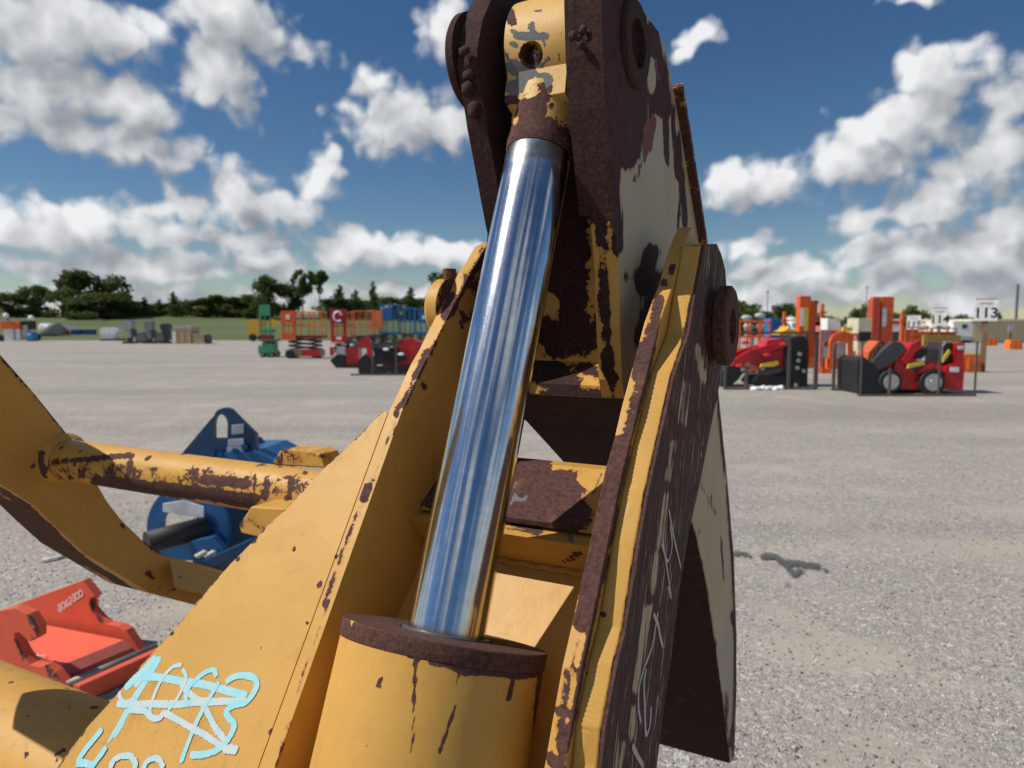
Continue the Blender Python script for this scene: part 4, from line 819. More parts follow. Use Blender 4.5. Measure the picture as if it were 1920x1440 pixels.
# --- red track loader in its cage
r = Rig('track_loader', 'red stand-on track loader with black tracks and a yellow stripe', 'loader', 1440, 726)
r.poly('bucket', BLACK, [(1352,722),(1354,695),(1366,686),(1384,688),(1392,700),(1384,712),(1372,722)], 0, .9)
r.poly('boom', RED, [(1370,686),(1376,674),(1402,658),(1436,648),(1466,640),(1470,650),(1440,660),(1408,672),(1386,692)], 0, .12); r.poly('boom', RED, [(1370,686),(1376,674),(1402,658),(1436,648),(1466,640),(1470,650),(1440,660),(1408,672),(1386,692)], .7, .82)
r.poly('hood', RED, [(1434,652),(1440,638),(1466,635),(1474,640),(1470,656)], .1, .75); r.poly('body', RED, [(1400,672),(1430,662),(1470,655),(1480,690),(1455,694),(1425,690),(1408,684)], .1, .7)
r.poly('warning_stripe', YELW, [(1422,688),(1426,682),(1455,676),(1458,682),(1450,687)], -.05, .0); r.poly('lift_cylinder', DGREY, [(1414,702),(1420,696),(1460,688),(1468,694),(1440,704)], -.04, .08)
r.poly('track', BLACK, [(1410,718),(1418,706),(1466,704),(1476,712),(1472,725),(1418,725)], -.06, .2); r.poly('track', BLACK, [(1410,718),(1418,706),(1466,704),(1476,712),(1472,725),(1418,725)], .7, .95)
o = r.poly('engine_housing', BLACK, [(1472,726),(1470,660),(1480,634),(1504,630),(1512,640),(1514,726)], 0, .85); r.box('rear_panel', RED, 1510, 1518, .1, .8, 645, 682)
for x, y in [(1497,664),(1495,676),(1494,690),(1506,696),(1492,722),(1420,700)]: MB().cyl((r.X(x), -.03, r.Z(y)), (r.X(x), 0, r.Z(y)), .05, 14).out('bolt_cap', LGREY, o)
for x, y in [(1395,642),(1412,655),(1386,686),(1436,666),(1466,646)]: MB().sph((r.X(x), -.01, r.Z(y)), (.11, .05, .05), 2).out('pin_cover', plain('glossy_red', (.6, .05, .05), .12), r.o)
c_ = Rig('shipping_cage', 'dark steel shipping cage around the red track loader', 'cage', 1440, 729)
for nm, a, b, y0, y1, z0, z1 in [('post',1391,1396,-.25,-.2,684,729),('post',1469,1474,-.25,-.2,640,729),('post',1518,1525,-.25,-.19,622,730),('post',1526,1532,.6,.66,625,722),('post',1352,1356,-.25,-.2,690,728),('base_rail',1352,1524,-.26,-.2,725,730),('top_rail',1380,1524,-.25,-.2,622,626)]:
    c_.box(nm, CAGE, a, b, y0, y1, z0, z1)
q = Rig('plastic_sheet', 'crumpled white plastic sheet on the gravel before the track loader cage', 'plastic sheet', 1438, 731); m_ = MB()
for i in range(16): m_.sph((q.X(1412 + i * 3.6), random.uniform(-.1, .15), .02 + .03 * random.random()), (.09, .07, .05 + .04 * random.random()), 1)
m_.out('sheet', WHITE, q.o, smooth=True)

# --- scissor lifts
def scissor(label, x0, x1, yb, ydeck, ytop, col, deckcol, chass, panel=None, mark=None, group='scissor lifts on the gravel', rails=True, depth=1.6, pcol=None, yc=None):
    r = Rig('scissor_lift', label, 'lift', (x0 + x1) / 2, yb, group); w = x1 - x0; hc = (yb - ydeck) * .42; yc = yb - hc
    r.box('chassis', chass, x0 + w * .06, x1 - w * .06, 0, .8, yc, yb - hc * .25)
    for x in (x0 + w * .2, x1 - w * .2): r.wheel(x, yb - hc * .42, hc * .42, -.06, .16, LGREY, .5); r.wheel(x, yb - hc * .42, hc * .42, .7, .9)
    n = 3; zz = [r.Z(yc) + (r.Z(ydeck) - r.Z(yc)) * k / n for k in range(n + 1)]
    for k in range(n):
        for y in (.1, .7):
            for a, b in ((x0 + w * .12, x1 - w * .12), (x1 - w * .12, x0 + w * .12)):
                MB().cyl((r.X(a), y + (.0 if a < b else .075), zz[k] + .02), (r.X(b), y + (.0 if a < b else .075), zz[k + 1] - .01), .035, 6).out('scissor_arm', DGREY, r.o)
    r.box('deck', deckcol, x0, x1, -.05, .85, ydeck - (yb - ydeck) * .14, ydeck)
    if rails:
        for x in (x0 + 1.5, (x0 * 2 + x1) / 3, (x0 + x1 * 2) / 3, x1 - 1.5):
            r.bar('rail_post', col, [(x, 0, ydeck), (x, 0, ytop)], .032, seg=6); r.bar('rail_post', col, [(x, .8, ydeck), (x, .8, ytop)], .03, seg=6)
        for f in (0, .5):
            yy = ytop + (ydeck - ytop) * f
            for y in (0, .8): r.bar('rail', col, [(x0, y, yy), (x1, y, yy)], .032, seg=6)
            for x in (x0, x1): r.bar('rail', col, [(x, 0, yy), (x, .8, yy)], .032, seg=6)
    if panel:
        p = r.box('control_panel', pcol or col, panel[0], panel[1], -.12, -.04, panel[2], panel[3])
        if mark:
            a, b, c, d = panel; cx, cy = (a + b) / 2, (c + d) / 2; rr_ = (b - a) * .27; m_ = MB()
            if mark == 'C':
                pts = [(cx + rr_ * math.cos(math.radians(t)) * 1.0, cy - rr_ * math.sin(math.radians(t)) * 1.05) for t in range(50, 320, 18)]
                for (xa, ya), (xb, yb_) in zip(pts[:-1], pts[1:]): m_.cyl((r.X(xa), -.128, r.Z(ya)), (r.X(xb), -.128, r.Z(yb_)), .05, 6)
                m_.cyl((r.X(cx + rr_ * .3), -.128, r.Z(cy - rr_ * .5)), (r.X(cx + rr_ * .9), -.128, r.Z(cy - rr_ * .4)), .05, 6)
            else: m_.box(r.X(cx - rr_ * .5), r.X(cx + rr_ * .5), -.13, -.12, r.Z(cy + rr_ * .6), r.Z(cy - rr_ * .6))
            m_.out('emblem', WHITE, p)
    return r
r = scissor('narrow green scissor lift left of the orange one', 487, 516, 670, 640, 572, GREEN, GREEN, GREEN, (491, 509, 572, 592), None, rails=False)
for x in (490, 499, 508): r.bar('rail_post', GREEN, [(x, 0, 640), (x, 0, 574)], .04, seg=6)
r.bar('rail', GREEN, [(488, 0, 622), (514, 0, 622)], .06, seg=6); r.box('step_plate', GREEN, 489, 515, -.1, .2, 617, 625)
r.poly('tow_bracket', GREEN, [(486,662),(487,648),(516,646),(517,660)], -.15, .1); r.box('step', DRED, 490, 512, -.1, .3, 628, 636)
r = scissor('orange scissor lift with tan chassis and black wheels', 531, 606, 672, 634, 586, ORG, DRED, TAN, (530, 556, 583, 606), 'sq')
r.box('panel_frame', ORG, 531, 536, -.1, -.04, 606, 636); r.box('panel_frame', ORG, 551, 557, -.1, -.04, 606, 636); r.box('lower_panel', ORG, 530, 557, -.12, -.02, 624, 637); r.box('battery_box', RED, 568, 602, -.12, 0, 655, 668); r.wheel(545, 664, 8, -.2, -.1)
r = scissor('red scissor lift with a white C emblem on its crimson panel', 622, 660, 662, 636, 586, DORG, DRED, BLACK, (621, 652, 580, 607), 'C', pcol=plain('crimson', (.42, .01, .04), .45))
r.box('panel_frame', RED, 622, 628, -.1, -.04, 607, 642); r.box('panel_frame', RED, 645, 651, -.1, -.04, 607, 642); o = r.box('lower_panel', RED, 625, 652, -.12, -.02, 629, 641); r.box('emblem', WHITE, 632, 642, -.13, -.12, 631, 637, o); r.box('yellow_strip', YELW, 628, 646, -.12, -.03, 641, 643)
scissor('rusty orange scissor lift between the red and blue ones', 660, 700, 655, 632, 584, DORG, DGREY, DGREY)
scissor('orange scissor lift with a solid orange end panel', 690, 722, 652, 630, 583, DORG, DGREY, DGREY, (700, 718, 583, 616), None, pcol=plain('salmon_orange', (.72, .19, .07), .5))
scissor('blue scissor lift with the tallest rails in the left row', 712, 748, 652, 626, 572, BLUE, BLUE, DGREY, (719, 736, 577, 598), None)
scissor('blue scissor lift in the middle of the left row', 748, 778, 652, 628, 578, BLUE, DGREY, DGREY)
o_ = scissor('blue scissor lift beside the yellow plate', 776, 812, 652, 626, 580, BLUE, BLUE, DGREY, (785, 806, 584, 606), 'sq')
r = Rig('engine_crane', 'small yellow machine behind the green scissor lift', 'machine', 477, 640)
r.box('body', GYEL, 464, 486, 0, 1.2, 600, 628); r.wheel(474, 633, 7, -.05, .2); r.wheel(484, 634, 5, .6, .8); r.poly('arm', GYEL, [(484,604),(510,598),(522,606),(512,612),(488,612)], .5, .7)
# --- two red mini loaders in the centre-left
r = Rig('mini_loader', 'red mini loader with grey radiator, left of the pair by the blue lifts', 'loader', 655, 690)
r.poly('bucket', BLACK, [(619,676),(632,664),(646,668),(648,688),(630,690)], 0, .8); r.poly('body', RED, [(648,680),(650,654),(662,648),(672,656),(672,688),(640,689),(640,678)], .05, .7); r.box('radiator', LGREY, 632, 648, .0, .1, 650, 664)
r.box('side_lamp', RED, 619, 626, 0, .1, 651, 667); r.poly('arm', DGREY, [(650,640),(656,632),(672,646),(668,652)], -.04, .05); r.poly('boom', RED, [(668,652),(676,636),(690,630),(698,640),(684,648)], 0, .1); MB().sph((r.X(662), -.06, r.Z(647)), (.10, .05, .06), 2).out('lamp_glint', LGREY, r.o); r.poly('track', BLACK, [(646,692),(650,684),(676,684),(680,692)], -.05, .2)
r = Rig('mini_loader', 'red mini loader with black bucket in front of the blue lifts', 'loader', 735, 701)
r.poly('bucket', BLACK, [(672,700),(672,676),(684,664),(698,672),(700,700)], 0, .8); r.poly('boom', RED, [(688,668),(688,640),(694,634),(698,650),(696,672)], 0, .1); r.poly('hydraulic_arm', DGREY, [(702,652),(712,644),(752,638),(754,645),(716,654)], -.04, .08)
r.poly('body', RED, [(716,684),(718,660),(735,654),(748,636),(772,634),(790,645),(792,690),(716,690)], .1, .8); r.box('rear_box', RED, 778, 792, 0, .7, 640, 664); r.poly('engine_cover', BLACK, [(700,652),(745,652),(764,674),(740,682),(704,684)], .02, .12); r.poly('track', BLACK, [(704,698),(708,686),(786,686),(790,699)], -.06, .2)
for x, y in [(725,655),(753,664)]: MB().sph((r.X(x), -.05, r.Z(y)), (.11, .06, .05), 2).out('lamp_glint', plain('glint_white', (.85, .85, .85), .15), r.o)  # white ovals stand for pale reflections on the loader
c_ = Rig('shipping_cage', 'thin dark cage posts before the middle red mini loader', 'cage', 735, 703)
for a, z0 in [(699, 640), (743, 645), (786, 645)]: c_.box('post', CAGE, a, a + 3.2, -.2, -.16, z0, 703)
c_.box('base_rail', CAGE, 660, 792, -.22, -.16, 700, 703)

# --- the orange and white crowd on the right
scissor('wide orange scissor lift behind the track loader', 1378, 1442, 700, 660, 603, ORG, DORG, DORG, None, None)
r = Rig('boom_lift', 'tall orange mast lift with a yellow and white label, left of the pair of masts', 'lift', 1512, 690)
o = r.box('mast', ORG, 1496, 1516, 0, .35, 556, 690); r.box('label_strip', WHITE, 1497, 1504, -.012, 0, 578, 612, o); r.box('label_strip', YELW, 1505, 1512, -.012, 0, 578, 620, o); r.box('second_mast', ORG, 1518, 1531, .1, .4, 564, 690); r.box('top_bracket', DGREY, 1526, 1533, .1, .3, 566, 569); r.box('base', DORG, 1494, 1550, -.2, .6, 670, 692)
r = Rig('boom_lift', 'tall red-orange mast lift behind the wheeled skid steer', 'lift', 1652, 690)
r.box('mast', plain('faded_red_orange', (.50, .07, .03), .5), 1632, 1646, 0, .4, 562, 690); o = r.box('second_mast', ORG, 1650, 1672, .05, .45, 558, 690); r.box('cross_head', ORG, 1634, 1668, .1, .35, 557, 566); r.box('label_strip', WHITE, 1651, 1659, .035, .05, 578, 612, o); r.box('base', DORG, 1628, 1680, -.2, .6, 668, 692)
r = Rig('portable_toilet', 'bright blue cabin behind the orange lifts', 'cabin', 1456, 655); r.box('cabin', BLUE, 1443, 1470, 0, 1.2, 600, 655); r.poly('roof', BLUE, [(1441,601),(1445,597),(1468,597),(1472,601)], -.05, 1.25); r.box('door', plain('deep_blue', (.008, .09, .28), .45), 1448, 1465, -.02, 0, 606, 652)
r = Rig('water_tank', 'white plastic tank beside the blue cabin', 'tank', 1484, 655); m_ = MB().cyl((0, .5, 0), (0, .5, r.Z(602)), .52, 24).cyl((0, .5, r.Z(602)), (0, .5, r.Z(596)), .52, 24, .3); m_.out('tank', WHITE, r.o); r.box('green_label', plain('teal', (.05, .4, .3), .5), 1484, 1494, -.05, .0, 606, 614)
r = Rig('canopy_frame', 'yellow peaked cover standing behind the track loader cage', 'cover', 1480, 690); r.poly('cover', GYEL, [(1459,628),(1466,622),(1474,618),(1478,612),(1482,618),(1496,622),(1501,628)], 0, .9); r.box('stand', DGREY, 1474, 1486, .2, .7, 628, 690)
r = Rig('telehandler', 'pale red lift machine with a white panel left of the orange arch', 'machine', 1545, 700); r.box('upright', plain('pale_red', (.55, .16, .13), .5), 1536, 1541, 0, .4, 604, 700); r.box('upright', plain('pale_red', (.55, .16, .13), .5), 1552, 1557, 0, .4, 604, 700); r.box('cross_bar', plain('pale_red', (.55, .16, .13), .5), 1536, 1557, 0, .4, 604, 611); r.box('panel', LGREY, 1541, 1552, .05, .2, 612, 642); r.box('lower_box', LGREY, 1540, 1555, 0, .4, 650, 670); r.box('base', ORG, 1538, 1556, -.1, .5, 688, 703)
r = Rig('orange_scissor_end', 'orange machine end with an arched opening and white box on top', 'machine', 1576, 706); r.poly('end_frame', ORG, [(1554,690),(1554,640),(1560,628),(1572,623),(1590,623),(1597,632),(1599,690),(1590,690),(1590,644),(1582,640),(1566,640),(1562,646),(1562,690)], 0, .12); r.box('lower_panel', ORG, 1554, 1592, -.02, .3, 672, 692); r.box('inner_panel', LGREY, 1563, 1590, .25, .35, 642, 672); r.box('top_box', WHITE, 1556, 1580, .3, .8, 597, 619); r.box('yellow_clip', YELW, 1580, 1598, .1, .2, 614, 622); r.box('post', LGREY, 1592, 1599, .2, .3, 690, 706)
scissor('small orange scissor lift between the arch and the cream machine', 1590, 1612, 688, 660, 628, ORG, RED, DORG)
scissor('red scissor lift half hidden by the track loader cage', 1530, 1558, 690, 655, 616, plain('pale_red', (.55, .16, .13), .5), DORG, DGREY)
for x_, y_, lab in [(1540, 570, 'thin red mast right of the orange pair'), (1690, 585, 'thin orange mast beside the red-orange one'), (1470, 585, 'thin orange mast left of the orange pair')]:
    q = Rig('mast', lab, 'mast', x_, 672, 'thin masts among the machines on the right'); o = q.box('column', DORG, x_ - 2.2, x_ + 2.2, 0, .2, y_, 672); q.box('crossbar', ORG, x_ - 6, x_ + 6, -.05, .05, y_ + 14, y_ + 18); q.box('base', DGREY, x_ - 8, x_ + 8, -.3, .5, 664, 673)
r = Rig('cement_mixer', 'cream coloured machine with a dark grille behind the skid steer cage', 'machine', 1618, 700); r.box('body', CREAMP, 1606, 1630, 0, .8, 597, 625); r.box('grille', BLACK, 1608, 1630, -.02, .1, 622, 640); r.box('lower_body', CREAMP, 1606, 1632, 0, .8, 640, 668); r.box('frame', DGREY, 1608, 1630, .1, .7, 668, 700)
r = Rig('orange_lift_row', 'low orange lift platform under the row of number signs', 'lift', 1745, 668); r.box('platform', ORG, 1692, 1790, 0, .9, 622, 637)
for x in (1700, 1730, 1760, 1785): r.box('leg', DORG, x, x + 5, .1, .3, 637, 668)
r.box('rusty_frame', plain('brown_yellow', (.36, .22, .06), .6), 1722, 1790, -.4, -.2, 628, 648)
scissor('orange scissor lift right of the orange arch', 1575, 1606, 692, 658, 620, ORG, DORG, DORG)
scissor('orange scissor lift below the 115 sign', 1694, 1738, 668, 642, 614, DORG, ORG, DORG)
scissor('yellow-brown scissor lift below the 114 sign', 1744, 1792, 667, 642, 616, plain('brown_yellow', (.36, .22, .06), .6), DORG, DGREY)
r = Rig('welder_box', 'red and white box next to the tall red-orange mast', 'box', 1682, 668); r.box('case', WHITE, 1671, 1692, 0, .6, 598, 622); r.box('red_band', RED, 1671, 1692, -.015, 0, 602, 608); r.box('stand', DGREY, 1673, 1690, .1, .5, 622, 668)
r = Rig('parked_truck', 'white box truck far off beyond the number signs', 'truck', 1802, 643); r.box('cargo_box', WHITE, 1786, 1822, 0, 4, 603, 630); r.box('window', DGREY, 1802, 1812, -.02, 0, 608, 616); r.box('bumper', LGREY, 1788, 1820, -.1, .2, 630, 638); r.wheel(1795, 639, 4, -.05, .4); r.wheel(1814, 639, 4, -.05, .4)
for (x, y, rr_) in [(1398, 596, 8), (1423, 592, 8), (1423, 613, 7)]: pass
r = Rig('light_tower', 'white round lamps on a stand behind the orange scissor lift', 'light tower', 1412, 668)
for (x, y) in [(1398, 596), (1423, 592), (1423, 612), (1402, 612)]: MB().sph((r.X(x), 0, r.Z(y)), (.28, .22, .14), 2).out('lamp_head', LGREY, r.o, smooth=True)
r.bar('mast', DGREY, [(1412, .1, 668), (1412, .1, 596)], .05); r.bar('cross_arm', DGREY, [(1396, .1, 600), (1425, .1, 597)], .04)
r = Rig('light_tower', 'silver rounded lamps on a low stand below the middle number sign', 'light tower', 1748, 660)
for (x, y) in [(1730, 614), (1756, 613), (1769, 614)]: MB().sph((r.X(x), 0, r.Z(y)), (.30, .22, .15), 2).out('lamp_head', LGREY, r.o, smooth=True)
r.bar('mast', DGREY, [(1748, .1, 660), (1748, .1, 614)], .05)
# --- number signs
def sign(txt, label, cx, y0, y1, w, ybase, postw, small=None, barrier=None):
    r = Rig('number_sign', label, 'sign', cx, ybase, 'numbered yard signs on posts'); r.o.rotation_euler.z = -.42; p = r.box('post', POSTW, cx - postw / 2, cx + postw / 2, .0, .12, y0 + 4, ybase)
    b = r.box('sign_board', WHITE, cx - w / 2, cx + w / 2, -.045, -.005, y0, y1)
    h = y1 - y0; text_mesh('number', txt, h * .62 * r.s, plain('sign_black', (.01, .01, .012), .5), b, Matrix.Translation((0, -.05, r.Z(y0 + h * .66))) @ UPR)
    r.box('top_line', plain('sign_grey', (.35, .35, .36), .6), cx - w * .28, cx + w * .28, -.05, -.045, y0 + h * .20, y0 + h * .26, b); r.box('top_band', plain('sign_red', (.45, .12, .10), .6), cx - w * .48, cx + w * .48, -.05, -.045, y0 + h * .01, y0 + h * .05, b)
sign('113', 'white sign reading 113 on a wooden post, the nearest one', 1842, 560, 602, 37, 697, 9)
sign('114', 'white sign reading 114, the middle of the three', 1758, 577, 611, 27, 668, 5)
sign('115', 'white sign reading 115, the smallest of the three', 1711, 591, 618, 23, 655, 4)
def barrier(label, x0, x1, y0, y1):
    r = Rig('water_barrier', label, 'barrier', (x0 + x1) / 2, y1, 'orange plastic barriers'); h = y1 - y0
    r.poly('shell', plain('barrier_orange', (.80, .17, .02), .5), [(x0, y1), (x0 + (x1 - x0) * .05, y0 + h * .12), (x0 + (x1 - x0) * .12, y0), (x1 - (x1 - x0) * .12, y0), (x1 - (x1 - x0) * .05, y0 + h * .12), (x1, y1)], 0, .55)
    for x in (x0 + (x1 - x0) * .3, x1 - (x1 - x0) * .3): r.box('rib', plain('barrier_orange', (.80, .17, .02), .5), x - .8, x + .8, -.03, 0, y0 + h * .2, y1 - h * .12)
barrier('large orange plastic barrier at the foot of the 113 sign', 1804, 1840, 664, 698)
barrier('small orange barrier before the beige wall, near the post', 1848, 1870, 634, 648)
barrier('small orange barrier before the beige wall, farther right', 1893, 1917, 638, 655)
barrier('orange barrier half hidden behind the cage corner', 1806, 1826, 630, 640)
r = Rig('small_sign', 'tiny white sign on a post before the beige wall', 'sign', 1893, 652); r.box('post', POSTW, 1891, 1895, 0, .1, 622, 652); r.box('sign_board', LGREY, 1888, 1900, -.03, 0, 609, 622)
r = Rig('beige_building', 'long beige metal building at the right edge of the lot', 'building', 1900, 643)
w = r.box('wall', BEIGE, 1821, 2120, 0, 8, 602, 643); r.box('roof', plain('beige_roof', (.62, .57, .44), .6), 1818, 2122, -.3, 8.3, 598.5, 602.5); r.box('base_trim', plain('beige_trim', (.42, .38, .28), .8), 1821, 2120, -.03, 0, 639, 643, w)
m_ = MB()
for i in range(60): m_.box(r.X(1822 + i * 5), r.X(1823 + i * 5), -.05, 0, 0, r.Z(603))
m_.out('ribs', BEIGE, w)
for (x, y0, w_, lab) in [(1437, 548, 1.6, 'thin utility pole left of the orange masts'), (1622, 540, 1.4, 'thin utility pole behind the red-orange mast'), (1903, 538, 4.5, 'dark utility pole above the beige building')]:
    r = Rig('utility_pole', lab, 'pole', x, 630); r.o.location.y += 20; f = (r.o.location.y) / (r.o.location.y - 20); r.o.location.x *= f; r.s *= f
    r.bar('pole', plain('pole_grey', (.10, .10, .105), .8), [(x, 0, 634), (x, 0, y0)], w_ * r.s / 2); r.box('cross_arm', plain('pole_grey', (.10, .10, .105), .8), x - 2.5, x + 2.5, -.05, .05, y0 + 4, y0 + 5.5)

# --- things along the edge of the field at the left
r = Rig('ride_on_machine', 'orange and white machine with round white lamps at the left edge', 'machine', 28, 640)
r.box('body', WHITE, 8, 26, 0, .9, 616, 638); r.box('body', WHITE, 30, 38, 0, .9, 614, 637); r.box('hood', ORG, 4, 40, -.1, .8, 603, 617); r.wheel(2, 634, 6, -.1, .2)
for x, y in [(14, 592), (61, 596)]: MB().sph((r.X(x), 0, r.Z(y)), (.28, .2, .22), 2).out('lamp_glint', WHITE, r.o, smooth=True); r.bar('lamp_arm', BLACK, [(x, .05, y + 2), (x + (8 if x < 30 else -8), .05, 612)], .05)
r.box('frame', BLACK, 38, 60, .2, .7, 602, 618); r.box('column', LGREY, 44, 52, 0, .4, 610, 630)
r = Rig('blue_drum', 'small blue drum beside a black tyre', 'drum', 55, 640); MB().cyl((0, .4, 0), (0, .4, r.Z(624)), .42, 20).out('drum', plain('drum_blue', (.03, .25, .55), .4), r.o); MB().cyl((0, .4, r.Z(624)), (0, .4, r.Z(623)), .36, 20).out('lid', DGREY, r.o)
r = Rig('tyre', 'black tyre standing right of the blue drum', 'tyre', 68, 639); MB().cyl((0, 0, .34), (0, .25, .34), .34, 20).out('tread', BLACK, r.o); MB().cyl((0, -.02, .34), (0, 0, .34), .18, 16).out('hub', DGREY, r.o)
r = Rig('parked_car', 'silver car behind the grey tank', 'car', 80, 634); r.o.location.y += 3; r.poly('body', LGREY, [(60,632),(60,622),(66,618),(72,611),(90,611),(100,619),(104,624),(104,632)], 0, 1.7); r.poly('windows', DGREY, [(69,618),(73,612.5),(88,612.5),(95,618)], -.02, .0); r.wheel(68, 632, 3.5, -.05, .3); r.wheel(96, 632, 3.5, -.05, .3)
r = Rig('grey_tank', 'horizontal grey cylinder tank beside a dark heap', 'tank', 90, 635); MB().cyl((r.X(74), .5, .95), (r.X(106), .5, .95), .72, 24).out('tank', plain('tank_grey', (.33, .34, .36), .5), r.o); r.box('cradle', DGREY, 78, 82, 0, 1, 625, 635); r.box('cradle', DGREY, 98, 102, 0, 1, 625, 635)
r = Rig('scrap_heap', 'dark brown heap of parts next to the grey tank', 'scrap heap', 126, 634); m_ = MB(); r9 = random.Random(5)
for i in range(26): m_.box(-.3, .3, -.2, .2, -.1, .1, Matrix.Translation((r9.uniform(-1.0, 1.0), r9.uniform(0, .6), r9.uniform(.1, .85))) @ Matrix.Rotation(r9.uniform(0, 3), 4, (r9.random(), r9.random(), 1)))
m_.out('parts', plain('scrap_brown', (.07, .05, .035), .8), r.o); r.box('yellow_part', GYEL, 112, 120, -.1, .1, 617, 620)
for x0, x1, lab in [(137, 150, 'blue bin nearest the dark scrap heap'), (154, 173, 'longer blue bin in the same row')]:
    r = Rig('blue_bin', lab, 'bin', (x0 + x1) / 2, 634, 'blue bins by the field'); r.poly('bin', plain('bin_blue', (.03, .09, .40), .5), [(x0 + 1, 634), (x0, 619), (x1, 619), (x1 - 1, 634)], 0, .9); r.box('rim', plain('bin_blue_rim', (.02, .05, .22), .5), x0 - .5, x1 + .5, -.04, .94, 618, 620)
r = Rig('white_tank', 'white plastic tank in a wire frame lying by the field', 'tank', 204, 639); r.poly('tank', WHITE, [(188,636),(188,618),(192,614),(220,614),(223,618),(216,626),(214,636)], 0, 1); 
for x in (190, 197, 204, 211): r.bar('frame_wire', LGREY, [(x, -.03, 638), (x, -.03, 625)], .03, seg=6)
r.box('pallet', DGREY, 188, 226, -.05, 1.05, 635.5, 639)
def outboard(label, x, y0, mat):
    r = Rig('outboard_motor', label, 'outboard motor', x, 644, 'outboard motors on stands'); w_ = 8.5
    r.poly('cowling', mat, [(x - w_, y0 + 3), (x - w_ * .4, y0), (x + w_ * .8, y0), (x + w_, y0 + 4), (x + w_ * .8, y0 + 16), (x - w_ * .5, y0 + 17)], -.3, .3); r.poly('midsection', mat, [(x - w_ * .5, y0 + 17), (x + w_ * .7, y0 + 16), (x + w_ * .5, y0 + 32), (x - w_ * .2, y0 + 32)], -.16, .16)
    r.poly('gearcase', DGREY, [(x - w_ * .6, y0 + 36), (x - w_ * .2, y0 + 30), (x + w_ * .6, y0 + 30), (x + w_ * .5, y0 + 40), (x - w_ * .2, y0 + 42)], -.1, .1); r.box('stand', BLACK, x - w_, x + w_, -.5, .5, 640, 644); r.box('bracket', DGREY, x + w_ * .6, x + w_ * 1.3, -.2, .2, y0 + 16, y0 + 30)
outboard('silver grey outboard motor, first from the white tank', 244, 601, plain('motor_silver', (.33, .34, .36), .25)); outboard('dull grey outboard motor between two others', 281, 603, plain('motor_grey', (.20, .21, .225), .3)); outboard('black outboard motor beside the tall crate', 312, 607, plain('motor_black', (.025, .027, .03), .3))
for x, lab in [(263, 'low grey engine block between the first two outboard motors'), (297, 'low grey engine block beside the black outboard motor')]:
    r = Rig('engine_block', lab, 'engine', x, 643); r.box('block', plain('block_grey', (.16, .165, .17), .5), x - 9, x + 9, 0, .7, 624, 640); r.box('cover', LGREY, x - 6, x + 4, .1, .6, 621, 624); r.box('skid', BLACK, x - 10, x + 10, -.05, .75, 640, 643)
r = Rig('tall_crate', 'tall wooden crate with a white wrapped top', 'crate', 344, 645)
b = r.box('side_panel', CARD, 330, 359, 0, 1.6, 613, 643); r.box('wrap', LGREY, 328, 360, -.03, 1.63, 611, 616); r.box('pallet', WOOD, 329, 360, -.02, 1.6, 642.5, 645); r.box('flank', WHITE, 322, 329, .1, 1.2, 623, 643)
for x in (331, 344, 357): r.box('batten', WOOD, x - 1, x + 1, -.03, 0, 616, 642, b)
r = Rig('low_crate', 'low wooden crate right of the tall one', 'crate', 374, 645); b = r.box('side_panel', CARD, 361, 383, 0, 1.2, 627, 643); r.box('lid', WOOD, 360, 384, -.03, 1.2, 626, 628); r.box('end_panel', DGREY, 384, 388, .1, 1, 629, 643); r.box('pallet', WOOD, 361, 386, -.02, 1.2, 643, 645.5)

# ------------------------------------------------------------------ trees
def leaf_mat(name, dark, light):
    m_, nt, p, K = new_mat(name); a = nd(nt, 'ShaderNodeAttribute', attribute_name='tone')
    K(ramp(nt, a.outputs['Fac'], [(0, dark), (1, light)]), p.inputs['Base Color']); p.inputs['Roughness'].default_value = .8; p.inputs['Specular IOR Level'].default_value = .15
    tr = nd(nt, 'ShaderNodeBsdfTranslucent'); K(p.inputs['Base Color'].links[0].from_socket, tr.inputs['Color']); mx = nd(nt, 'ShaderNodeMixShader'); mx.inputs[0].default_value = .35; K(p.outputs[0], mx.inputs[1]); K(tr.outputs[0], mx.inputs[2]); K(mx.outputs[0], nt.nodes['Material Output'].inputs['Surface']); return m_
LEAF_OAK = leaf_mat('oak_leaves', (.045, .064, .022), (.125, .160, .050)); LEAF_PINE = leaf_mat('conifer_leaves', (.038, .064, .022), (.105, .150, .042)); BARK = plain('bark', (.11, .085, .06), .9, 0, .3)
def crown_mesh(name, centers, n, leaf, rng):
    """leaf-sized faces scattered through lumps; lumps keep their own tone"""
    w_ = np.array([c[3] * c[4] * c[5] for c in centers]) ** .8; k = rng.choice(len(centers), n, p=w_ / w_.sum()); C_ = np.array(centers)
    u = rng.normal(size=(n, 3)); u /= np.linalg.norm(u, axis=1)[:, None]; rad = rng.random(n) ** .42; P = C_[k, :3] + u * rad[:, None] * C_[k, 3:6]
    nr = u * .7 + rng.normal(size=(n, 3)) * .7; nr /= np.linalg.norm(nr, axis=1)[:, None]; t = np.cross(nr, rng.normal(size=(n, 3))); t /= np.linalg.norm(t, axis=1)[:, None]; b = np.cross(nr, t); sz = leaf * rng.uniform(.5, 1.3, (n, 1))
    v = np.stack([P - t * sz, P + b * sz * .6, P + t * sz, P - b * sz * .6], 1).reshape(-1, 3); f = np.arange(n * 4).reshape(-1, 4)
    me = bpy.data.meshes.new(name); me.from_pydata(v.tolist(), [], f.tolist()); tone = np.clip(rng.random(len(centers))[k] * .6 + rng.random(n) * .5, 0, 1)
    a = me.attributes.new('tone', 'FLOAT', 'POINT'); a.data.foreach_set('value', np.repeat(tone, 4).astype(np.float32)); me.update(); return me
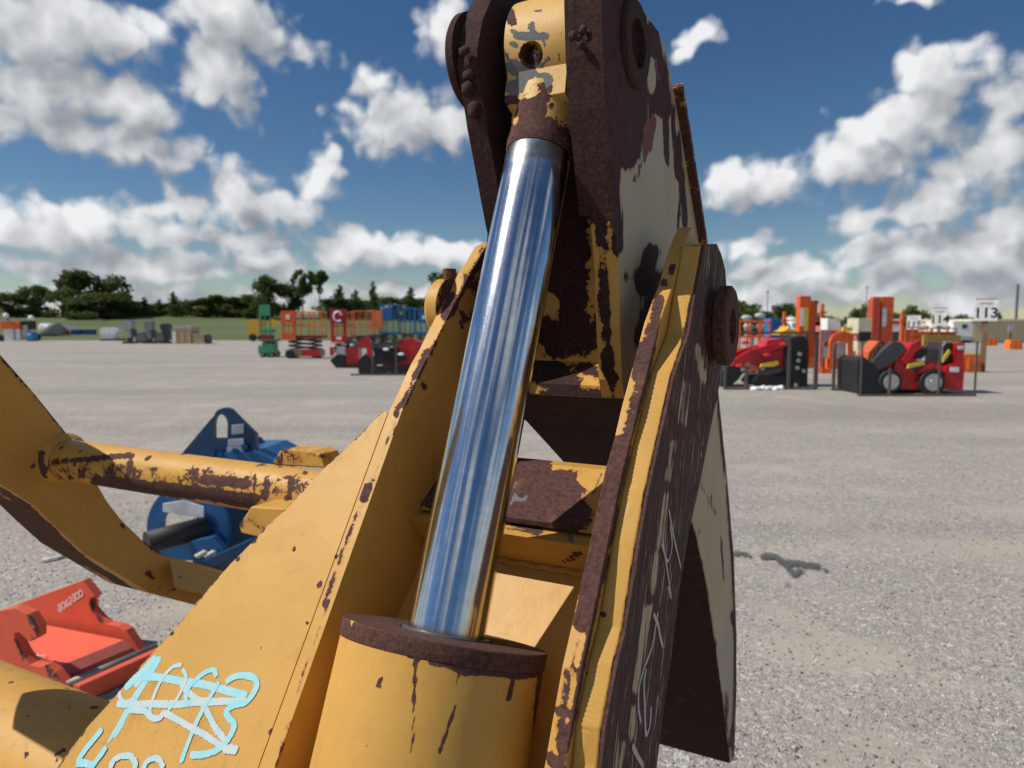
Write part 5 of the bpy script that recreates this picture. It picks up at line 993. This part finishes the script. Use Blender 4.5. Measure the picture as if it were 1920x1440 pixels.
def proto_oak(seed, n=2600):
    g = np.random.default_rng(seed); cs = []
    for i in range(17):
        a, q = g.random() * 6.28, g.random() ** .6 * .36; z = g.uniform(.34, .84); q *= (1.1 - abs(z - .5)); cs.append((math.cos(a) * q, math.sin(a) * q, z, *(g.uniform(.10, .18) * np.array([1, 1, .8]))))
    cs += [(g.uniform(-.3, .3), g.uniform(-.3, .3), g.uniform(.12, .3), .16, .16, .14) for _ in range(6)]
    m_ = MB().cyl((0, 0, 0), (0, 0, .34), .035, 8, .024)
    for i in range(6): c = cs[i]; m_.cyl((0, 0, .24 + .02 * i), (c[0] * .8, c[1] * .8, c[2]), .016, 6, .006)
    return crown_mesh('crown', cs, n, .036, g), m_
def proto_conifer(seed, n=2600):
    g = np.random.default_rng(seed); cs = []
    for i in range(15):
        z = .10 + .86 * i / 15; q = (1 - z) * .56 + .05; a = g.random() * 6.28; cs += [(math.cos(a) * q * .35, math.sin(a) * q * .35, z, q * .85, q * .85, .06), (0, 0, z, q * .5, q * .5, .05)]
    m_ = MB().cyl((0, 0, 0), (0, 0, .95), .03, 8, .006); return crown_mesh('crown', cs, n, .034, g), m_
def proto_pine(seed, n=1500):
    g = np.random.default_rng(seed); cs = []
    for i in range(14):
        a, q = g.random() * 6.28, g.random() ** .6 * .36; z = g.uniform(.5, .93); cs.append((math.cos(a) * q, math.sin(a) * q, z, *(g.uniform(.07, .14) * np.array([1.1, 1.1, .75]))))
    m_ = MB().cyl((0, 0, 0), (.02, 0, .9), .026, 8, .01)
    for c in cs[:9]: m_.cyl((0, 0, c[2] - .12), (c[0], c[1], c[2]), .009, 5, .004)
    return crown_mesh('crown', cs, n, .034, g), m_
def mesh_of(mb):
    bmesh.ops.recalc_face_normals(mb.bm, faces=mb.bm.faces[:]); me = bpy.data.meshes.new('trunk'); mb.bm.to_mesh(me); mb.bm.free(); return me
PROT = {}
for kind, fn_, mt, ns in [('oak', proto_oak, LEAF_OAK, 3), ('conifer', proto_conifer, LEAF_PINE, 2), ('pine', proto_pine, LEAF_OAK, 2)]:
    PROT[kind] = []
    for i in range(ns):
        c, t = fn_(20 + i); t = mesh_of(t); c.materials.append(mt); t.materials.append(BARK); PROT[kind].append((c, t))
def tree(kind, px, ytop, wpx, Y, label, group=None, zb=None):
    X = (px - 960) / F * (Y * math.cos(PT)); z0 = (float(field_z(np.array([X]), np.array([Y]))[0]) if Y > FIELD0 and X < 25 else 0) if zb is None else zb
    h = (HY - ytop) / F * Y * 1.004 + CAMH - z0; w_ = wpx / F * Y
    e = empty(kind + '_tree', (X, Y, z0 - .15), random.random() * 6.28); tag(e, label, 'tree', group); c, t = random.choice(PROT[kind]); s_ = (w_ * 1.12, w_ * 1.12, h * 1.06)
    for nm, me in (('crown', c), ('trunk', t)):
        o = bpy.data.objects.new(nm, me); COL.objects.link(o); o.parent = e; o.scale = s_
TL = 'trees along the far side of the field'
for a in [('oak',150,503,115,118,'broad dark oak, the largest tree of the left clump'),('oak',205,513,100,120,'broad oak leaning right beside the largest one'),('oak',118,540,70,124,'dark oak at the left shoulder of the big clump'),('oak',225,545,80,116,'bushy oak at the right foot of the big clump'),
          ('oak',185,545,120,114,'low spreading oak in front of the big clump'),('oak',70,532,66,125,'rounded tree left of the big clump'),('oak',15,545,70,125,'rounded tree at the left edge of the picture'),('oak',45,552,70,128,'low tree second from the left edge'),
          ('oak',505,512,75,118,'tall full tree behind the green scissor lift'),('oak',545,528,70,120,'full tree between the tall ones in the middle'),('pine',568,500,52,116,'tall thin pine with an open crown behind the orange lift'),('pine',600,510,50,118,'slim pine right of the tallest one'),('oak',478,548,60,122,'low tree left of the tall middle group'),('oak',838,503,66,112,'tree with a loose top just left of the yellow lug plate')]: tree(*a, TL)
for k_, (px, yt) in enumerate([(262,566),(292,570),(340,564),(392,562),(425,560),(452,564),(485,556)]): tree('oak', px, yt, 120, 133 + 2 * k_, 'wide low tree ' + ['leftmost','second','third','fourth','fifth','sixth','rightmost'][k_] + ' in the back row left of the middle trees', TL + ', back row')
NTH = ['leftmost', 'second from the left', 'third from the left', 'fourth from the left', 'fifth from the left', 'sixth from the left']
for k_, (px, yt, w_, Y) in enumerate([(272,556,36,122),(300,560,34,124),(327,546,36,122),(350,560,36,128)]): tree('conifer', px, yt, w_, Y, 'small conifer ' + NTH[k_] + ' between the big clump and the middle trees', TL + ', small conifers')
for k_, (px, yt, w_, Y) in enumerate([(250,560,66,126),(318,566,90,130),(378,556,70,124),(408,550,66,126),(440,554,66,126),(466,558,56,128)]): tree('oak', px, yt, w_, Y, 'low rounded tree ' + NTH[k_] + ' in the row before the middle trees', TL + ', low rounded trees')
for k_, (px, yt, w_, Y) in enumerate([(638,534,52,118),(668,543,46,120),(770,538,50,118),(806,548,46,120)]): tree('conifer', px, yt, w_, Y, 'dark conifer ' + NTH[k_] + ' above the red and blue lifts', TL + ', conifers above the lifts')
tree('conifer', 700, 527, 38, 116, 'pointed conifer standing highest above the red and blue lifts', TL)
for k_, (px, yt, w_, Y) in enumerate([(620,558,70,128),(655,558,70,126),(690,562,76,128),(735,554,72,126),(785,556,70,126),(822,554,62,124)]): tree('oak', px, yt, w_, Y, 'low dark tree ' + NTH[k_] + ' behind the conifers above the lifts', TL + ', low trees behind the conifers')
for a in [('oak',1392,560,110,92,'broad tree whose crown shows right of the rusty pin boss',None,0),('oak',1472,564,56,90,'round tree above the blue cabin',None,0),('oak',1600,574,52,92,'round tree left of the red-orange mast',None,0),('oak',1628,566,40,90,'taller tree right beside the red-orange mast',None,0),('oak',1700,568,56,95,'tree above the 115 sign',None,0),('oak',1856,572,54,96,'tree behind the 113 sign',None,0)]: tree(*a)
for k_, (px, yt, w_) in enumerate([(1430,580,70),(1545,584,80),(1660,582,66),(1740,578,64),(1790,586,66),(1830,590,56)]): tree('oak', px, yt, w_, 98, 'low distant tree ' + NTH[k_] + ' behind the machines on the right', 'low distant trees on the right', 0)

# ------------------------------------------------------------------ nearer things behind the attachment
# blue lifting frame
g0 = gnd(395, 1062); bz = float((g0 - CAM) @ FW); sB_ = bz / F; B = empty('blue_attachment_frame', g0); tag(B, 'blue steel attachment frame with a slotted triangular plate and black roller', 'attachment')
def bp(x, y, dy=0): k = (bz + dy) / F; P = at(x, y, bz + dy * math.cos(PT)); return Vector(P - g0)
NB = plain('frame_blue', (.006, .040, .105), .38); NB2 = plain('frame_blue_light', (.012, .10, .27), .35)
def bplate(name, pts, dy, th, mat, parent=B): return MB().poly3([bp(x, y, dy) for x, y in pts], (.12 * th, th, 0)).out(name, mat, parent, .004)
arc = lambda cx, cy, rx, ry, a0, a1, n=12: [(cx + rx * math.cos(math.radians(a0 + (a1 - a0) * i / n)), cy + ry * math.sin(math.radians(a0 + (a1 - a0) * i / n))) for i in range(n + 1)]
tp = plate('slotted_plate', [(a, -b) for a, b in [(341, 850), (395, 786)] + arc(421, 783, 20, 18, 190, 330) + [(480, 815), (482, 862), (341, 862)]], 0, .05, (tuple(bp(0, 0, .25)), tuple((bp(1, 0, .25) - bp(0, 0, .25))), tuple(-(bp(0, 1, .25) - bp(0, 0, .25))), (0, 1, 0)), NB, B, step=12, holes=[[(a, -b) for a, b in arc(414, 797, 13, 20, 180, 360) + [(426, 822), (401, 822)]]])
for (x0, x1, y0, y1) in [(434, 457, 797, 815), (427, 457, 824, 838), (425, 456, 839, 848)]: bplate('sticker', [(x0, y0), (x1, y0 - 2), (x1, y1 - 2), (x0, y1)], .235, .008, plain('sticker_grey', (.34, .36, .42), .5), tp)
bplate('base_plate', [(380, 866), (430, 846), (480, 846), (522, 868), (522, 890), (380, 890)], .22, .5, NB2)
bplate('side_web', [(445, 860), (482, 820), (520, 868), (560, 1000), (520, 1060), (440, 1040)], .55, .06, NB)
for (x, y) in [(398, 850), (412, 851), (440, 845), (458, 838)]: MB().cyl(bp(x, y, .19), bp(x, y, .25), .022, 8).out('bolt', NB2, B)
rg = plate('ring_plate', [(a, -b) for a, b in arc(352, 990, 77, 84, 0, 345, 36)], 0, .05, (tuple(bp(0, 0, .12)), tuple((bp(1, 0, .12) - bp(0, 0, .12))), tuple(-(bp(0, 1, .12) - bp(0, 0, .12))), (0, 1, 0)), NB2, B, step=14, holes=[[(a, -b) for a, b in arc(338, 985, 34, 36, 0, 342, 20)]])
MB().cyl(bp(275, 1018, -.15), bp(385, 988, .12), .075, 24).out('roller', BLACK, B)
bplate('sticker', [(305, 944), (345, 938), (382, 950), (382, 972), (345, 966), (305, 960)], .1, .01, plain('sticker_white', (.62, .64, .68), .5), rg)
bplate('side_web', [(425, 950), (470, 955), (480, 1050), (425, 1040)], .3, .5, plain('dark_frame_blue', (.008, .03, .075), .5)); bplate('foot_plate', [(355, 1016), (400, 1006), (420, 1030), (416, 1058), (362, 1058)], -.05, .05, NB2)
bplate('base_bar', [(380, 1052), (470, 1012), (476, 1026), (400, 1064)], -.12, .1, NB)
m_ = MB()
for i in range(7): m_.sph(bp(372 + i * 5.5, 1042 - (i % 3) * 3, -.07), (.03, .02, .018), 1)
m_.out('rag', plain('rag', (.55, .54, .47), .9), B, smooth=True)

# orange-red quick hitch bracket on the gravel
pA, pB = gnd(68, 1196), gnd(238, 1230); e1 = (pB - pA); e1[2] = 0; e1 /= np.linalg.norm(e1); nP = np.array([e1[1], -e1[0], 0.])     # towards the camera
HB = empty('hitch_bracket', (*pA[:2], 0)); tag(HB, 'orange-red quick hitch bracket with hooked sides and chalked numbers', 'bracket')
OR_ = worn('hitch_paint', paint=(.66, .105, .05), scale=14, amp=.6, specks=.4, rust=((.03, .025, .022), (.07, .055, .05), (.12, .10, .09))); OR2 = plain('hitch_paint_clean', (.74, .12, .065), .45, 0, .12, 4)
def onv(px, py, off): r_ = ray(px, py); p0 = pA + nP * off; P = CAM + r_ * (((p0 - CAM) @ nP) / (r_ @ nP)); return ((P - pA) @ e1, P[2])
def hplate(name, pts, off, th, mat): return plate(name, [onv(x, y, off) for x, y in pts], -th, 0, (tuple(nP * off), tuple(e1), (0, 0, 1), tuple(nP)), mat, HB, step=.03, nside=2, bevel=.003)
bk_ = hplate('back_side_plate', [(-30, 1158), (0, 1145), (155, 1088), (178, 1118), (170, 1128), (171, 1142), (186, 1160), (200, 1170), (222, 1174), (236, 1182), (262, 1222), (284, 1246), (240, 1250), (70, 1204), (-30, 1190)], 0, .045, OR_)
set_attr(bk_, 'wear', [([(172,1122),(175,1145),(190,1163)], 8, .7), ([(238,1215),(262,1235)], 8, .8)], .05)
fr_ = hplate('front_side_plate', [(-60, 1165), (0, 1145), (28, 1140), (52, 1152), (68, 1176), (68, 1196), (56, 1203), (50, 1200), (36, 1186), (27, 1188), (28, 1200), (40, 1225), (56, 1246), (74, 1250), (84, 1247), (100, 1262), (122, 1290), (150, 1330), (-60, 1330)], .42, .05, OR_)
set_attr(fr_, 'wear', [([(55,1155),(68,1180),(60,1202)], 7, .7), ([(30,1195),(45,1230)], 6, .8), ([(85,1250),(110,1280)], 8, .6)], .12)
def hpt(a, off, z): return Vector(e1 * a + nP * off + np.array([0, 0, z]))
a0, a1 = onv(30, 1195, .1)[0], onv(225, 1228, .1)[0]
MB().poly3([hpt(a0, .03, .10), hpt(a1 - .05, .03, .10), hpt(a1 - .15, .36, .07), hpt(a0, .36, .07)], (0, 0, -.03)).out('floor_plate', OR2, HB, .003)
MB().poly3([hpt(a1 - .16, .36, .075), hpt(a1 - .04, .03, .105), hpt(a1 + .01, .03, .07), hpt(a1 - .11, .36, .04)], (0, 0, -.03)).out('ramp_plate', plain('hitch_faded', (.42, .10, .075), .6), HB, .003)
MB().cyl(hpt(a1 + .10, -.02, .06), hpt(a1 + .02, .40, .06), .022, 16).out('cross_rod', plain('dull_rod', (.22, .22, .22), .6, .5), HB)
MB().poly3([hpt(a1 + .16, -.03, .09), hpt(a1 + .20, -.03, .09), hpt(a1 + .13, .42, .09), hpt(a1 + .09, .42, .09)], (0, 0, -.08)).out('front_bar', OR_, HB, .003); set_attr(HB.children[-1], 'wear', [], .35)
MB().cyl(hpt(onv(243, 1221, 0)[0], .004, onv(243, 1221, 0)[1]), hpt(onv(243, 1221, 0)[0], -.004 + .006, onv(243, 1221, 0)[1]), .022, 16).out('pin_hole', BLACK, bk_)
def chalk_digits(txt, x, y, dx, dy, sx, sy, parent, off):
    D = {'8': [(0,.25),(.5,0),(1,.25),(.5,.5),(0,.75),(.5,1),(1,.75),(.5,.5),(0,.25)], '0': [(.5,0),(0,.3),(0,.7),(.5,1),(1,.7),(1,.3),(.5,0)], '6': [(.9,0),(.2,.3),(0,.7),(.5,1),(1,.75),(.5,.5),(.1,.7)], '2': [(0,.2),(.5,0),(1,.25),(.6,.6),(0,1),(1,1)], '3': [(0,.1),(.6,0),(.9,.25),(.4,.48),(1,.7),(.5,1),(0,.9)]}
    for i, ch in enumerate(txt):
        P = []
        for (u, v) in spline(D[ch], 4): a, z = onv(x + dx * i + u * sx + v * 1.5, y + dy * i + v * sy, off); P.append(hpt(a, off, z))
        ribbon('chalk_digit', P, nP, .011, M_CHALK2, parent, .0015 + .0002 * i)
M_CHALK2 = paint_mat('pink_white_chalk', (.62, .50, .48), 1.55)
chalk_digits('8062300', 109, 1133, 6.6, -4.6, 6, 13, bk_, .0)
def hscr(pts): return [Vector((*(gnd(x, y, .09) - np.array([*pA[:2], 0]))[:2], .0905)) for x, y in pts]
for q in ([(66,1236),(86,1228)], [(70,1228),(78,1240)], [(62,1232),(84,1234)]): ribbon('chalk_mark', hscr(q), (0, 0, 1), .012, M_CHALK2, HB, .004)
# pipe bit on the gravel, left
P = gnd(104, 1050); h = empty('plastic_hook', P); tag(h, 'small curved white plastic piece on the gravel under the tine', 'plastic piece'); MB().tube([(-.06, -.05, .012), (-.02, -.03, .014), (.012, 0, .014), (.022, .05, .013), (.018, .09, .012)], .013, 8).out('strip', WHITE, h)
# tar stain on the gravel, right: a thin dark film with its own outline
def film(name, label, cat, outl, mat, z):
    pts = [gnd(x, y, z) for x, y in outl]; c = np.mean(pts, 0); e = empty(name, (c[0], c[1], 0)); tag(e, label, cat)
    o = plate('film', [(p[0] - c[0], p[1] - c[1]) for p in pts], z - .002, z, ((0, 0, 0), (1, 0, 0), (0, 1, 0), (0, 0, 1)), mat, e, step=.03, nside=1); return o
def tar():
    m_, nt, p, K = new_mat('tar'); tc = nd(nt, 'ShaderNodeTexCoord'); n = noise(nt, tc.outputs['Object'], 30, 6, .8); a_ = nd(nt, 'ShaderNodeAttribute', attribute_name='wear')
    K(mth(nt, 'MULTIPLY', mrange(nt, mth(nt, 'ADD', a_.outputs['Fac'], mth(nt, 'MULTIPLY', mth(nt, 'SUBTRACT', n, .5), 3.2)), .30, 1.0), .75), p.inputs['Alpha'])
    K(mixc(nt, n, (.055, .056, .058), (.15, .148, .145)), p.inputs['Base Color']); p.inputs['Roughness'].default_value = .8; return m_
TAR = tar()
def stain(name, label, outl, lines):
    o = film(name, label, 'stain', outl, TAR, .014); bpy.context.view_layer.update(); set_attr(o, 'wear', lines, 0)
stain('tar_stain', 'dark grey splash stain on the gravel right of the attachment', [(1395,1022),(1480,1022),(1560,1044),(1568,1084),(1500,1112),(1460,1112),(1390,1070)], [([(1430,1042),(1452,1042),(1468,1054),(1500,1056),(1535,1062)], 9, .95), ([(1470,1056),(1488,1078),(1500,1070)], 8, .9), ([(1545,1066),(1550,1070)], 6, .8), ([(1478,1097)], 7, .8)])
stain('tar_spot', 'thin dark smear beside the rusty tine tip', [(1366,1020),(1430,1024),(1436,1058),(1366,1056)], [([(1376,1036),(1402,1040)], 7, .8)])
